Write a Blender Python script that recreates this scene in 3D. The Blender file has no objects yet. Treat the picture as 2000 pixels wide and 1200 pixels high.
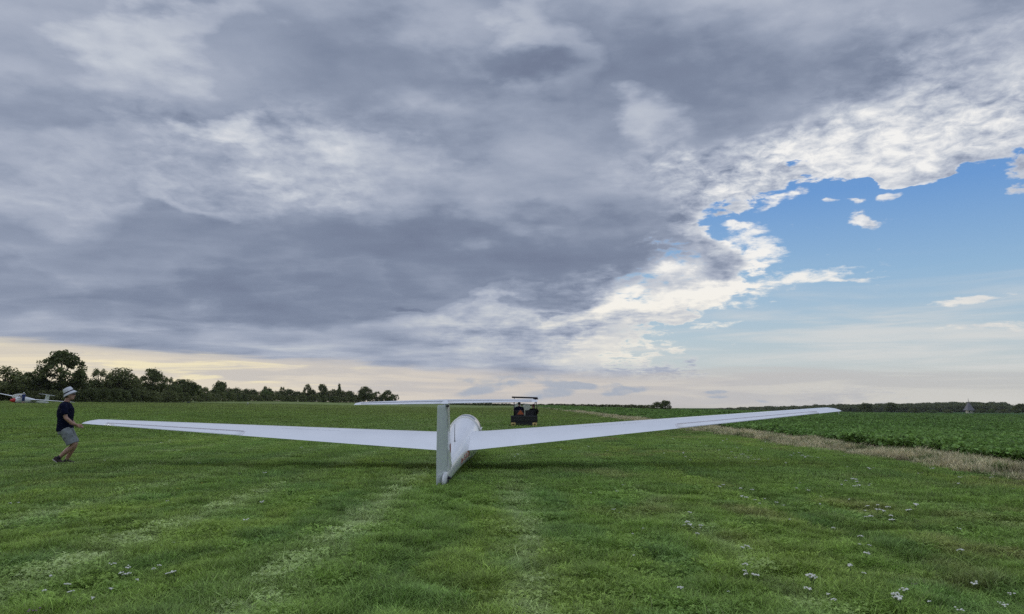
import bpy, bmesh, math, random
import numpy as np
from mathutils import Vector, Matrix, Euler
R = math.radians
random.seed(7); rng = np.random.default_rng(7)
scene = bpy.context.scene
COL = scene.collection

# ------------------------------------------------------------------ camera
F = 1444.0; TH = R(7.38); EYE = 1.38          # focal length for a 2000 px wide picture, upward tilt, eye height
cam_d = bpy.data.cameras.new("camera"); cam = bpy.data.objects.new("camera", cam_d); COL.objects.link(cam)
cam_d.sensor_width = 36; cam_d.lens = 36*F/2000; cam_d.clip_end = 20000; cam_d.clip_start = .05
cam.location = (0, 0, EYE); cam.rotation_euler = (R(90)+TH, 0, 0)
scene.camera = cam
vs = scene.view_settings
vs.view_transform = 'Standard'; vs.look = 'None'; vs.exposure = 0.0; vs.gamma = 1; vs.use_curve_mapping = False
cy = scene.cycles
cy.max_bounces = 6; cy.diffuse_bounces = 3; cy.glossy_bounces = 3; cy.transmission_bounces = 4; cy.volume_bounces = 0
cy.transparent_max_bounces = 8
cy.caustics_reflective = False; cy.caustics_refractive = False
cy.use_denoising = False
cy.use_adaptive_sampling = True; cy.adaptive_threshold = 0.005

def ray(px, py):
    a = (px-1000)/F; b = (600-py)/F
    return a, math.cos(TH)-b*math.sin(TH), math.sin(TH)+b*math.cos(TH)
def at(px, py, Y):                             # place seen at that spot of the photograph, Y metres ahead
    x, y, z = ray(px, py); return Vector((x/y*Y, Y, EYE+z/y*Y))
def azel(px, py):
    x, y, z = ray(px, py); n = math.sqrt(x*x+y*y+z*z)
    return math.degrees(math.atan2(x, y)), math.degrees(math.asin(z/n))

# ------------------------------------------------------------------ world
SUN_EL, SUN_AZ = R(11), R(-52)                # low sun behind cloud, ahead and to the left
world = bpy.data.worlds.new("World"); scene.world = world; world.use_nodes = True
wt = world.node_tree; wt.nodes.clear()
class G:
    """tiny builder for shader maths"""
    def __init__(s, t): s.t = t
    def n(s, ty, **k):
        nd = s.t.nodes.new(ty)
        for a, v in k.items(): setattr(nd, a, v)
        return nd
    def put(s, sock, v):
        if isinstance(v, bpy.types.NodeSocket): s.t.links.new(v, sock)
        else: sock.default_value = v
    def m(s, op, *a, clamp=False):
        nd = s.n('ShaderNodeMath', operation=op, use_clamp=clamp)
        for i, v in enumerate(a): s.put(nd.inputs[i], v)
        return nd.outputs[0]
    def vm(s, op, *a, out=0):
        nd = s.n('ShaderNodeVectorMath', operation=op)
        for i, v in enumerate(a): s.put(nd.inputs[i], v)
        return nd.outputs[out]
    def xyz(s, x, y, z=0.0):
        nd = s.n('ShaderNodeCombineXYZ')
        for i, v in enumerate((x, y, z)): s.put(nd.inputs[i], v)
        return nd.outputs[0]
    def sep(s, v):
        nd = s.n('ShaderNodeSeparateXYZ'); s.put(nd.inputs[0], v); return nd.outputs
    def noise(s, vec, scale, detail=4, rough=.55, dist=0.0, dims='3D', lac=2.0):
        nd = s.n('ShaderNodeTexNoise', noise_dimensions=dims)
        s.put(nd.inputs['Vector'], vec); s.put(nd.inputs['Scale'], scale); s.put(nd.inputs['Detail'], detail)
        s.put(nd.inputs['Roughness'], rough); s.put(nd.inputs['Distortion'], dist); s.put(nd.inputs['Lacunarity'], lac)
        return nd.outputs[0]
    def mr(s, v, a, b, c=0., d=1., mode='SMOOTHSTEP'):
        nd = s.n('ShaderNodeMapRange', interpolation_type=mode, clamp=True) if mode == 'LINEAR' else s.n('ShaderNodeMapRange', interpolation_type=mode)
        for i, x in enumerate((v, a, b, c, d)): s.put(nd.inputs[i], x)
        return nd.outputs[0]
    def mix(s, f, a, b, blend='MIX'):
        nd = s.n('ShaderNodeMix', data_type='RGBA', blend_type=blend)
        s.put(nd.inputs[0], f); s.put(nd.inputs[6], a); s.put(nd.inputs[7], b); return nd.outputs[2]
    def ramp(s, f, pts):
        nd = s.n('ShaderNodeValToRGB'); cr = nd.color_ramp
        while len(cr.elements) < len(pts): cr.elements.new(.5)
        for e, (p, c) in zip(cr.elements, pts): e.position = p; e.color = c
        s.put(nd.inputs[0], f); return nd.outputs[0]
def lin(r, g, b):
    f = lambda c: ((c/255+.055)/1.055)**2.4 if c > 10 else c/255/12.92
    return (f(r), f(g), f(b), 1)
g = G(wt)
SKYK = 0.1
tc = g.n('ShaderNodeTexCoord'); D3 = g.vm('NORMALIZE', tc.outputs['Generated'])
dx, dy, dz = g.sep(D3)[0:3]
az = g.m('MULTIPLY', g.m('ARCTAN2', dx, dy), 57.29578)
el = g.m('MULTIPLY', g.m('ARCSINE', dz), 57.29578)
AE = g.xyz(az, el, 0.)
def blob(px, py, rx, ry, rot=0.):
    a0, e0 = azel(px, py); k = 57.3/F
    mp = g.n('ShaderNodeMapping', vector_type='TEXTURE')
    g.put(mp.inputs[0], AE); mp.inputs[1].default_value = (a0, e0, 0); mp.inputs[2].default_value = (0, 0, R(rot))
    mp.inputs[3].default_value = (rx*k*1.5, ry*k*1.5, 50)
    gr = g.n('ShaderNodeTexGradient', gradient_type='SPHERICAL'); g.put(gr.inputs[0], mp.outputs[0])
    return gr.outputs['Fac']
def blobs(base, lst):
    acc = base
    for b in lst:
        acc = g.m('MULTIPLY_ADD', g.m('SMOOTH_MIN', g.m('MULTIPLY', blob(*b[:-1]), 1.6), 1.0, .3), b[-1], acc)
    return acc
# the cloud layer seen as a plane overhead
inv = g.m('DIVIDE', 1., g.m('ADD', g.m('MAXIMUM', dz, 0.), .10))
P = g.xyz(g.m('MULTIPLY', dx, inv), g.m('MULTIPLY', dy, inv), 0.)
mp = g.n('ShaderNodeMapping'); g.put(mp.inputs[0], P); mp.inputs[2].default_value = (0, 0, R(-25)); mp.inputs[3].default_value = (.8, 1.25, 1)
PR = mp.outputs[0]
n_mid = g.noise(g.vm('ADD', PR, (7.3, 2.1, 0)), 2.3, 5, .50, .35)
n_fine = g.noise(g.vm('ADD', P, (3.3, 9.1, 0)), 9.0, 5, .62, .2)
mpa = g.n('ShaderNodeMapping'); g.put(mpa.inputs[0], AE); mpa.inputs[2].default_value = (0, 0, R(-10)); mpa.inputs[3].default_value = (.05, .12, 1)
wn = g.n('ShaderNodeTexNoise', noise_dimensions='2D'); g.put(wn.inputs['Vector'], mpa.outputs[0]); wn.inputs['Scale'].default_value = 2.2; wn.inputs['Detail'].default_value = 6; wn.inputs['Roughness'].default_value = .52
n_ang = wn.outputs[0]
warp = g.vm('MULTIPLY', g.vm('SUBTRACT', wn.outputs['Color'], (.5, .5, .5)), (17., 11., 0.))
lowk = g.mr(el, 0., 14., .45, 1.)
sc_ = g.n('ShaderNodeVectorMath', operation='SCALE'); g.put(sc_.inputs[0], warp); g.put(sc_.inputs[3], lowk)
AE_PLAIN = AE
AE = g.vm('ADD', AE, sc_.outputs[0])
mpb = g.n('ShaderNodeMapping'); g.put(mpb.inputs[0], AE_PLAIN); mpb.inputs[3].default_value = (.035, .45, 1)
n_str = g.noise(mpb.outputs[0], 1.5, 6, .6, .5)
mpc = g.n('ShaderNodeMapping'); g.put(mpc.inputs[0], AE_PLAIN); mpc.inputs[2].default_value = (0, 0, R(10)); mpc.inputs[3].default_value = (.20, .42, 1)
n_cell = g.noise(mpc.outputs[0], 3.2, 5, .62, .5)
c0 = lambda v: g.m('SUBTRACT', v, .5)
# cover: 1 = cloud deck, holes cut where the sky opens
cover = blobs(1.10, [
    (1880, 475, 420, 105, 0, -2.3), (1630, 430, 140, 66, 0, -1.6), (1760, 480, 150, 60, 0, -1.0),
    (1960, 630, 330, 100, 0, -1.7), (1600, 660, 200, 34, 8, -1.5), (1450, 645, 110, 14, 8, -.9), (1700, 690, 420, 60, 0, -.95), (1330, 668, 90, 16, 4, -.8),
    (2200, 590, 420, 190, 0, -2.0),
    (1420, 480, 100, 90, 0, 1.1), (1480, 560, 120, 40, 8, .45), (2060, 310, 200, 70, 0, 1.6), (1750, 320, 200, 24, 0, .5), (1350, 645, 110, 12, 0, .7), (1560, 678, 120, 10, 0, .6)])
AE_W = AE; AE = g.vm('ADD', AE_PLAIN, g.vm('MULTIPLY', sc_.outputs[0], (.3, .3, 0.)))
wisps = blobs(0., [(1600, 537, 90, 16, 3, 1.15), (1690, 545, 50, 5, 2, 1.0), (1450, 575, 110, 34, 10, .8), (1475, 480, 42, 40, 0, 1.3), (1400, 645, 60, 8, 4, 1.), (1560, 380, 28, 12, 10, 1.3), (1505, 398, 24, 9, 10, 1.4), (1460, 435, 24, 10, 0, 1.2), (1630, 405, 12, 4, 0, 1.3), (1680, 404, 18, 4, 0, 1.3), (1890, 578, 60, 8, 5, 1.6), (1885, 633, 55, 7, 5, 1.3), (1990, 632, 35, 8, 0, 1.3), (1668, 434, 20, 14, 20, 1.9), (1742, 392, 15, 8, 25, 1.7)])
AE = AE_W
nz = g.m('ADD', g.m('MULTIPLY', c0(n_cell), 2.1), g.m('ADD', g.m('MULTIPLY', c0(n_fine), 1.9), g.m('MULTIPLY', c0(n_mid), 1.0)))
cov = g.m('MULTIPLY_ADD', nz, g.mr(cover, .65, 1.05, 1., .22), cover)
alpha = g.mr(cov, .08, .72)
wis = g.m('MULTIPLY_ADD', g.m('ADD', c0(n_cell), c0(n_fine)), 2.6, wisps)
alpha = g.m('MAXIMUM', alpha, g.m('MULTIPLY', g.mr(wis, .55, 1.75), .95))
# thickness / brightness of the deck
bright = blobs(.415, [
    (470, 265, 60, 38, 0, .42), (310, 60, 110, 50, 30, .26), (120, 90, 260, 110, 0, .05), (710, 295, 100, 34, 0, .24), (180, 340, 240, 40, 0, .10), (60, 395, 130, 40, 0, .20),
    (1050, 80, 70, 80, 0, .24), (1262, 250, 60, 50, 0, .26), (1320, 330, 140, 30, 0, .08), (900, 360, 420, 50, 0, .06), (560, 330, 200, 30, 0, .12), (330, 385, 60, 16, 0, .16),
    (1370, 570, 210, 50, 12, .36), (1120, 602, 280, 24, 6, .50), (1480, 500, 110, 80, 0, .38), (930, 590, 160, 12, 4, .14),
    (1560, 330, 200, 34, 8, .30), (1850, 300, 230, 55, 0, .34), (1960, 150, 140, 90, 0, .26), (1830, 170, 160, 30, 0, .18), (1650, 250, 200, 40, 0, .10),
    (1300, 670, 320, 34, 0, .34), (1000, 700, 400, 24, 0, .12), (1250, 40, 500, 40, 0, .05),
    (1130, 130, 330, 90, 0, -.15), (760, 130, 230, 80, 0, -.15), (1650, 150, 320, 60, 0, -.10), (600, 470, 480, 90, 0, -.17), (950, 500, 360, 60, 0, -.14), (1200, 330, 130, 60, 0, -.06),
    (100, 590, 360, 28, 0, -.13), (700, 600, 380, 34, 0, -.16), (170, 230, 250, 40, 0, -.10), (1300, 430, 170, 80, 0, -.06), (1040, 592, 36, 8, 8, -.35), (800, 592, 45, 8, 0, -.25)])
calm = blobs(0., [(600, 520, 700, 130, 0, 1.), (200, 480, 400, 160, 0, .6)])
tex_k = g.mr(calm, 0., 1., 1., .58)
texture = g.m('MULTIPLY', tex_k, g.m('ADD', g.m('MULTIPLY', c0(n_ang), .44), g.m('MULTIPLY', c0(n_mid), .62)))
edge = blobs(0., [(1300, 580, 360, 70, 10, 1.), (1500, 420, 150, 130, 0, .9), (1750, 300, 380, 80, 0, 1.), (1920, 180, 220, 130, 0, .7), (550, 290, 260, 80, 0, .42), (200, 370, 240, 50, 0, .2)])
B = g.m('ADD', bright, texture)
B = g.m('ADD', B, g.m('MULTIPLY', g.m('ADD', edge, .06), g.m('ADD', g.m('MULTIPLY', c0(n_cell), 1.0), g.m('MULTIPLY', c0(n_fine), .85))))
thin = g.mr(cov, 1.0, .2)                     # thin rims let the light through
B = g.m('ADD', B, g.m('MULTIPLY', thin, .34))
B = g.m('ADD', B, g.m('MULTIPLY', g.m('MINIMUM', wisps, 1.), .24))
mps = g.n('ShaderNodeMapping'); g.put(mps.inputs[0], AE_PLAIN); mps.inputs[2].default_value = (0, 0, R(3)); mps.inputs[3].default_value = (.05, .55, 1)
n_s2 = g.noise(mps.outputs[0], 1.2, 5, .55, .3)
B = g.m('MULTIPLY_ADD', g.m('MULTIPLY', g.mr(n_s2, .52, .74), g.mr(el, 12., 5.)), .22, B)
B = g.m('MULTIPLY', B, .82)
cloud_c = g.ramp(B, [(0.0, lin(112, 122, 145)), (.16, lin(125, 136, 158)), (.30, lin(147, 157, 177)), (.43, lin(168, 176, 193)), (.60, lin(193, 199, 210)), (.80, lin(221, 223, 227)), (1., lin(243, 242, 240))])
# warmth of the cloud light towards the hidden sun
warm_az = g.mr(az, 20., -36.)
low = g.mr(el, 13., 1.)
cloud_c = g.mix(g.m('MULTIPLY', low, g.m('MULTIPLY', g.mr(B, .35, .9), .7)), cloud_c, g.mix(1., cloud_c, (1.10, 1.02, .84, 1), 'MULTIPLY'))
# clear sky
sky = g.n('ShaderNodeTexSky', sky_type='NISHITA', sun_disc=False, sun_elevation=SUN_EL, sun_rotation=SUN_AZ, altitude=200, air_density=1.0, dust_density=.6, ozone_density=1.5)
clear = g.mix(1., sky.outputs[0], (SKYK, SKYK, SKYK, 1), 'MULTIPLY')
clear_t = g.ramp(g.m('DIVIDE', el, 30.), [(0.0, lin(212, 210, 202)), (.07, lin(203, 210, 212)), (.16, lin(184, 203, 216)), (.30, lin(150, 187, 220)), (.5, lin(108, 157, 217)), (1., lin(72, 118, 190))])
clear = g.mix(.86, clear, clear_t)
veil = g.m('MULTIPLY', g.mr(n_str, .40, .68), g.mr(el, 11., 3.))
clear = g.mix(g.m('MULTIPLY', veil, .75), clear, lin(222, 220, 216))
col = g.mix(alpha, clear, cloud_c)
# band of evening light under the deck
hz_edge = g.m('ADD', el, g.m('MULTIPLY', c0(n_str), 3.6))
hz_top = g.mr(az, -34., 8., 3.9, 2.0, 'LINEAR')
band = g.mr(hz_edge, g.m('ADD', hz_top, .55), g.m('SUBTRACT', hz_top, .55))
band_c = g.ramp(g.mr(az, -38., 38., mode='LINEAR'), [(0., lin(253, 238, 200)), (.14, lin(243, 230, 203)), (.3, lin(230, 220, 203)), (.52, lin(214, 206, 199)), (.75, lin(209, 208, 203)), (1., lin(205, 209, 207))])
streak = g.mix(g.m('MULTIPLY', g.mr(n_str, .54, .42), .62), band_c, g.mix(.72, band_c, lin(158, 165, 182)))
# deck light on the streaks directly above the band
n_s3 = g.noise(g.vm('ADD', mpb.outputs[0], (11., 5., 0.)), 2.6, 6, .62, .8)
glow = g.m('MULTIPLY', g.mr(n_s3, .52, .66), g.mr(az, 5., -25.))
streak = g.mix(g.m('MULTIPLY', glow, .7), g.mix(.35, streak, lin(205, 196, 186)), lin(255, 241, 196))
col = g.mix(g.m('MULTIPLY', band, g.mr(az, 42., 10., .55, 1.)), col, streak)
AE = g.vm('ADD', AE_PLAIN, g.vm('MULTIPLY', sc_.outputs[0], (.3, .3, 0.)))
sd = blobs(0., [(950, 762, 55, 10, 8, 1.), (1075, 770, 60, 13, 12, 1.), (1215, 762, 50, 7, 5, 1.), (1400, 767, 26, 5, 0, 1.), (1400, 778, 24, 4, 0, 1.), (1130, 752, 90, 6, 0, .8), (1490, 781, 16, 3, 0, .8), (990, 742, 120, 8, 0, .7)])
col = g.mix(g.m('MULTIPLY', g.mr(g.m('ADD', sd, g.m('MULTIPLY', c0(n_cell), 1.6)), .35, 1.1), .75), col, lin(158, 170, 188))
zen = g.mr(el, 30., 65., 1., 2.2); zc_ = g.xyz(zen, zen, zen); col = g.mix(1., col, zc_, 'MULTIPLY')   # overcast brightens towards the zenith; gain added to unseen sky to light turf and wings
below = g.mr(el, 0., -2.)
col = g.mix(below, col, lin(70, 84, 52))
bg = g.n('ShaderNodeBackground'); wo = g.n('ShaderNodeOutputWorld')
# colours above are display-referred; the Background keeps the usual sky strength
g.put(bg.inputs['Color'], g.mix(1., col, (1/SKYK, 1/SKYK, 1/SKYK, 1), 'MULTIPLY')); bg.inputs['Strength'].default_value = SKYK
wt.links.new(bg.outputs[0], wo.inputs[0])
world.cycles.sampling_method = 'MANUAL'; world.cycles.sample_map_resolution = 256

sun_d = bpy.data.lights.new("sun", 'SUN'); sun = bpy.data.objects.new("sun", sun_d); COL.objects.link(sun)
sun_d.energy = 0.6; sun_d.angle = R(24); sun_d.color = (1, .95, .86)
sd_ = Vector((math.sin(SUN_AZ)*math.cos(R(35)), math.cos(SUN_AZ)*math.cos(R(35)), math.sin(R(35))))
sd_ = Vector((math.sin(SUN_AZ)*math.cos(SUN_EL), math.cos(SUN_AZ)*math.cos(SUN_EL), math.sin(SUN_EL)))
sun.rotation_euler = (-sd_).to_track_quat('-Z', 'Y').to_euler()
if globals().get('SKY_ONLY'): raise SystemExit
#@@BODY
# ------------------------------------------------------------------ helpers
def mat(name, color, rough=.6, **k):
    m = bpy.data.materials.new(name); m.use_nodes = True
    b = m.node_tree.nodes['Principled BSDF']
    b.inputs['Base Color'].default_value = (*color[:3], 1); b.inputs['Roughness'].default_value = rough
    for a, v in k.items(): b.inputs[a.replace('_', ' ')].default_value = v
    return m
def noisy(m, scale, amount, detail=4, bump=0., coords='Object', stretch=(1, 1, 1), tint=None):
    """break a plain colour up with object-space noise"""
    t = m.node_tree; q = G(t); b = t.nodes['Principled BSDF']
    c = tuple(b.inputs['Base Color'].default_value)
    tcn = q.n('ShaderNodeTexCoord'); mpn = q.n('ShaderNodeMapping'); q.put(mpn.inputs[0], tcn.outputs[coords]); mpn.inputs[3].default_value = stretch
    nn = q.noise(mpn.outputs[0], scale, detail, .6)
    lo = tuple(x*(1-amount) for x in c[:3])+(1,); hi = tuple(min(1, x*(1+amount)) for x in c[:3])+(1,)
    if tint: lo = (*tint, 1)
    q.put(b.inputs['Base Color'], q.mix(q.mr(nn, .3, .7), lo, hi))
    if bump:
        bp = q.n('ShaderNodeBump'); bp.inputs['Strength'].default_value = bump; bp.inputs['Distance'].default_value = .02
        q.put(bp.inputs['Height'], nn); t.links.new(bp.outputs[0], b.inputs['Normal'])
    return m
def tag(o, label=None, cat=None, group=None, kind=None):
    if label: o['label'] = label
    if cat: o['category'] = cat
    if group: o['group'] = group
    if kind: o['kind'] = kind
    return o
def empty(name, loc=(0, 0, 0), rot=(0, 0, 0)):
    o = bpy.data.objects.new(name, None); COL.objects.link(o); o.location = loc; o.rotation_euler = rot; o.empty_display_size = .2
    return o
def link(name, me, parent=None, m=None, smooth=False):
    o = bpy.data.objects.new(name, me); COL.objects.link(o); o.parent = parent
    if m:
        for x in (m if isinstance(m, (list, tuple)) else [m]): me.materials.append(x)
    if smooth: me.polygons.foreach_set('use_smooth', [True]*len(me.polygons)); me.update()
    return o
class MB:
    """collects simple solids into one mesh"""
    def __init__(s): s.v = []; s.f = []; s.mi = []
    def add(s, vs_, fs, mi=0):
        k = len(s.v); s.v += [tuple(v) for v in vs_]; s.f += [tuple(i+k for i in f) for f in fs]; s.mi += [mi]*len(fs); return s
    def loft(s, rings, caps=True, mi=0):
        n = len(rings[0]); vs_ = [p for r in rings for p in r]; fs = []
        for i in range(len(rings)-1):
            for j in range(n):
                a, b = i*n+j, i*n+(j+1) % n; fs.append((a, b, b+n, a+n))
        if caps: fs.append(tuple(range(n))[::-1]); fs.append(tuple(range((len(rings)-1)*n, len(rings)*n)))
        return s.add(vs_, fs, mi)
    def tube(s, pts, rad, n=10, mi=0, caps=True, flat=1.0):
        pts = [Vector(p) for p in pts]
        if not isinstance(rad, (list, tuple)): rad = [rad]*len(pts)
        rings = []; up = None
        for i, p in enumerate(pts):
            d = (pts[min(i+1, len(pts)-1)]-pts[max(i-1, 0)]).normalized()
            if up is None: up = d.orthogonal().normalized() if abs(d.y) > .9 else d.cross(Vector((0, 1, 0))).normalized()
            up = (up-d*up.dot(d)).normalized(); sd2 = d.cross(up)
            r = rad[i]; ra, rb = (r if isinstance(r, (tuple, list)) else (r, r*flat))
            rings.append([p+up*ra*math.cos(t)+sd2*rb*math.sin(t) for t in [2*math.pi*j/n for j in range(n)]])
        return s.loft(rings, caps, mi)
    def box(s, c, size, rot=None, mi=0):
        c = Vector(c); h = Vector(size)/2; M = Euler(rot).to_matrix() if rot else Matrix.Identity(3)
        vs_ = [c+M@Vector((h.x*a, h.y*b, h.z*d)) for a in (-1, 1) for b in (-1, 1) for d in (-1, 1)]
        return s.add(vs_, [(0, 1, 3, 2), (4, 6, 7, 5), (0, 4, 5, 1), (2, 3, 7, 6), (0, 2, 6, 4), (1, 5, 7, 3)], mi)
    def ell(s, c, r, nu=14, nv=9, mi=0, rot=None):
        c = Vector(c); r = Vector(r if isinstance(r, (tuple, list)) else (r, r, r)); M = Euler(rot).to_matrix() if rot else Matrix.Identity(3)
        rings = []
        for i in range(nv):
            ph = math.pi*(i+.04)/(nv-1+.08) if nv > 1 else 0
            rings.append([c+M@Vector((r.x*math.sin(ph)*math.cos(2*math.pi*j/nu), r.y*math.sin(ph)*math.sin(2*math.pi*j/nu), -r.z*math.cos(ph))) for j in range(nu)])
        return s.loft(rings, True, mi)
    def build(s, name, m, parent=None, smooth=False, bevel=0., sub=0, remesh=0., folds=0.):
        me = bpy.data.meshes.new(name); me.from_pydata(s.v, [], s.f); me.update()
        o = link(name, me, parent, m)
        if any(s.mi): me.polygons.foreach_set('material_index', s.mi)
        bm = bmesh.new(); bm.from_mesh(me); bmesh.ops.recalc_face_normals(bm, faces=bm.faces); bm.to_mesh(me); bm.free()
        if smooth: me.polygons.foreach_set('use_smooth', [True]*len(me.polygons))
        if bevel:
            b = o.modifiers.new('b', 'BEVEL'); b.width = bevel; b.segments = 2; b.limit_method = 'ANGLE'
        if remesh:
            r = o.modifiers.new('r', 'REMESH'); r.mode = 'VOXEL'; r.voxel_size = remesh; r.use_smooth_shade = True
            sm = o.modifiers.new('s', 'SMOOTH'); sm.iterations = 3; sm.factor = .5
        if folds:
            tx = bpy.data.textures.new('folds', 'CLOUDS'); tx.noise_scale = .11; tx.noise_depth = 1; dm = o.modifiers.new('f', 'DISPLACE'); dm.texture = tx; dm.strength = folds; dm.mid_level = .5; dm.texture_coords = 'LOCAL'
        if sub:
            u = o.modifiers.new('u', 'SUBSURF'); u.levels = sub; u.render_levels = sub
        return o
# value noise in numpy
_tab = rng.random((256, 256))
def vnoise(x, y):
    xi = np.floor(x).astype(int); yi = np.floor(y).astype(int); fx = x-xi; fy = y-yi
    fx = fx*fx*(3-2*fx); fy = fy*fy*(3-2*fy)
    a = _tab[xi % 256, yi % 256]; b = _tab[(xi+1) % 256, yi % 256]; c = _tab[xi % 256, (yi+1) % 256]; d = _tab[(xi+1) % 256, (yi+1) % 256]
    return (a*(1-fx)+b*fx)*(1-fy)+(c*(1-fx)+d*fx)*fy
def fbm(x, y, o=4):
    s, a, t = 0, .5, 0
    for i in range(o): s = s+a*vnoise(x+17.3*i, y+9.1*i); t += a; a *= .5; x = x*2.03; y = y*2.03
    return s/t
def sstep(x, a, b):
    t = np.clip((x-a)/(b-a), 0, 1); return t*t*(3-2*t)

# ------------------------------------------------------------------ terrain
STRIP0, STRIP1 = 8.75, 11.3                    # dry verge between the airfield and the crop, running away from the camera
def height(x, y):
    x = np.asarray(x, float); y = np.asarray(y, float)
    L = np.clip(-x-14, 0, None); Rr = np.clip(x-12, 0, None)
    z = .0215*220*np.tanh(L/220)-5.6*np.tanh(Rr/190)
    r = np.hypot(x, y)
    z = z+(fbm(x/1.6, y/5.0, 3)-.5)*.025*sstep(r, 2, 6)*(1-sstep(r, 60, 160))
    z = z+(fbm(x/45+5, y/45+3, 3)-.5)*.7*sstep(r, 70, 260)*(1-.7*sstep(x, 0, 60))
    z = z-sstep(y, 430, 900)*np.where(x > 0, 6., 3.)
    # gentle wheel ruts along the mown lanes
    z = z-.035*np.exp(-((x-3.65+.15*np.sin(y/5))/.22)**2)*(y < 120)
    flat = sstep(np.hypot((x+1.1)/9, (y-15)/5), .3, 1.2)   # level under the glider
    return z*np.where(r < 40, .25+.75*flat, 1)
def hz(x, y): return float(height(x, y))
def gnd(px, py):                               # where that spot of the photograph meets the ground
    x, y, z = ray(px, py); lo = 3.; Y = lo
    for i in range(4000):
        if EYE+z/y*Y <= hz(x/y*Y, Y): break
        Y *= 1.003
    return Vector((x/y*Y, Y, hz(x/y*Y, Y)))
def ax(dense, lim, step, grow=1.09):
    p = [0.]; s_ = step
    while p[-1] < lim:
        if p[-1] > dense: s_ *= grow
        p.append(p[-1]+s_)
    return p
xp = ax(26, 1500, .35); xs = np.array([-v for v in xp[:0:-1]]+xp)
yp = ax(50, 1700, .4, 1.08); yn = ax(8, 700, .8, 1.25); ys = np.array([-v for v in yn[:0:-1]]+yp)
XX, YY = np.meshgrid(xs, ys); ZZ = height(XX, YY)
nv_, nu_ = XX.shape
me = bpy.data.meshes.new('ground')
idx = np.arange(nv_*nu_).reshape(nv_, nu_)
quads = np.stack([idx[:-1, :-1], idx[:-1, 1:], idx[1:, 1:], idx[1:, :-1]], -1).reshape(-1, 4)
me.from_pydata(np.stack([XX, YY, ZZ], -1).reshape(-1, 3).tolist(), [], quads.tolist())
# turf colours (albedo): species and cut clippings vary from lane to lane
LIGHT = [(-9.6, .5, .7), (-7.7, .45, .7), (-5.75, .45, .8), (-3.8, .42, .9), (-1.8, .48, 1.), (.12, .32, .85), (2.0, .3, .45), (5.6, .4, .3), (-11.8, .5, .6), (-14.2, .5, .6), (-16.5, .5, .6), (-19, .5, .5)]
DARK = [(3.65, .24, 1.), (4.9, .3, .3), (-2.3, .2, .6), (-4.35, .22, .6), (-6.3, .22, .55), (-8.3, .25, .5), (-10.3, .25, .5), (-12.6, .3, .4), (-.95, .25, .35), (.6, .2, .4), (1.3, .25, .3), (7.2, .4, .3)]
def lanes(x, y):
    w = x+.25*(fbm(x*0+3.1, y/6., 2)-.5)+.22*(fbm(x/.8, y/1.3, 2)-.5)
    br = .35*sstep(fbm(x/1.3+40, y/4+11, 3), .36, .6)+.65*sstep(fbm(x/.14+40, y/.3+11, 3), .38, .62)
    li = sum(a*np.exp(-((w-c)/(s*.52))**2) for c, s, a in LIGHT)*(.3+.9*br)
    dk = sum(a*np.exp(-((w-c)/s)**2) for c, s, a in DARK)*(.5+.5*br)
    fade = 1-sstep(y, 45, 110)
    return np.clip(li, 0, 1)*fade, np.clip(dk, 0, 1)*fade
def turf_col(x, y):
    a = fbm(x/1.1, y/4.5, 4); b = fbm(x/.5+9, y/1.1+4, 3); c = fbm(x/9+2, y/14+8, 3)
    li, dk = lanes(x, y)
    base = np.array([.178, .262, .060]); yel = np.array([.240, .300, .066]); blu = np.array([.130, .225, .075]); dry = np.array([.36, .42, .21]); brn = np.array([.30, .25, .12])
    def mixc(p, q, t): return p*(1-t[..., None])+q*t[..., None]
    k = np.broadcast_to(base, a.shape+(3,)).copy()
    k = mixc(k, yel, sstep(a, .45, .72)*.5); k = mixc(k, blu, sstep(b, .5, .75)*.5); sm = fbm(x/.16+70, y/.22+20, 3); k = k*(.62+.76*sm)[..., None]
    k = mixc(k, dry, li*.85); k = mixc(k, blu*.72, dk*.8)
    k = mixc(k, brn, sstep(fbm(x/1.1+77, y/1.5+31, 3), .62, .8)*.55*sstep(x, -1, 3))
    k = k*(.82+.36*c)[..., None]
    far = sstep(y, 35, 140)
    k = mixc(k, np.array([.235, .275, .092]), far*.75)
    # darker and lighter drifts on the far runway
    k = k*np.array([1.02, 1.04, .98])
    k = k*(1-.22*far*(sstep(fbm(x/40, y/9+60, 3), .4, .65)))[..., None]
    return k
tcol = turf_col(XX, YY)
crop = sstep(XX, STRIP1-.3, STRIP1+.5)[..., None]
tcol = tcol*(1-crop)+np.array([.060, .125, .030])*crop
st = (sstep(XX, STRIP0-.3, STRIP0+.5)*(1-sstep(XX, STRIP1-.6, STRIP1+.2)))[..., None]
tcol = tcol*(1-st*.9)+np.array([.20, .205, .10])*st*.9
at_ = me.color_attributes.new('turf', 'FLOAT_COLOR', 'POINT')
at_.data.foreach_set('color', np.concatenate([tcol.reshape(-1, 3), np.ones((nv_*nu_, 1))], 1).ravel())
gm = mat('turf', (.07, .12, .03), .95); q = G(gm.node_tree); b_ = gm.node_tree.nodes['Principled BSDF']
an = q.n('ShaderNodeAttribute', attribute_name='turf'); ge = q.n('ShaderNodeNewGeometry')
mpx = q.n('ShaderNodeMapping'); q.put(mpx.inputs[0], ge.outputs['Position']); mpx.inputs[3].default_value = (1, .45, 1)
n1 = q.noise(mpx.outputs[0], 6., 6, .7); n2 = q.noise(mpx.outputs[0], .35, 5, .65)
f_ = q.m('MULTIPLY', q.mr(n1, .25, .75, .45, 1.25), q.mr(n2, .3, .7, .75, 1.2))
q.put(b_.inputs['Base Color'], q.mix(1., an.outputs['Color'], q.vm('SCALE', (1, 1, 1), f_), 'MULTIPLY')) if False else None
cx = q.n('ShaderNodeCombineXYZ'); [q.put(cx.inputs[i], f_) for i in range(3)]
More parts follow.
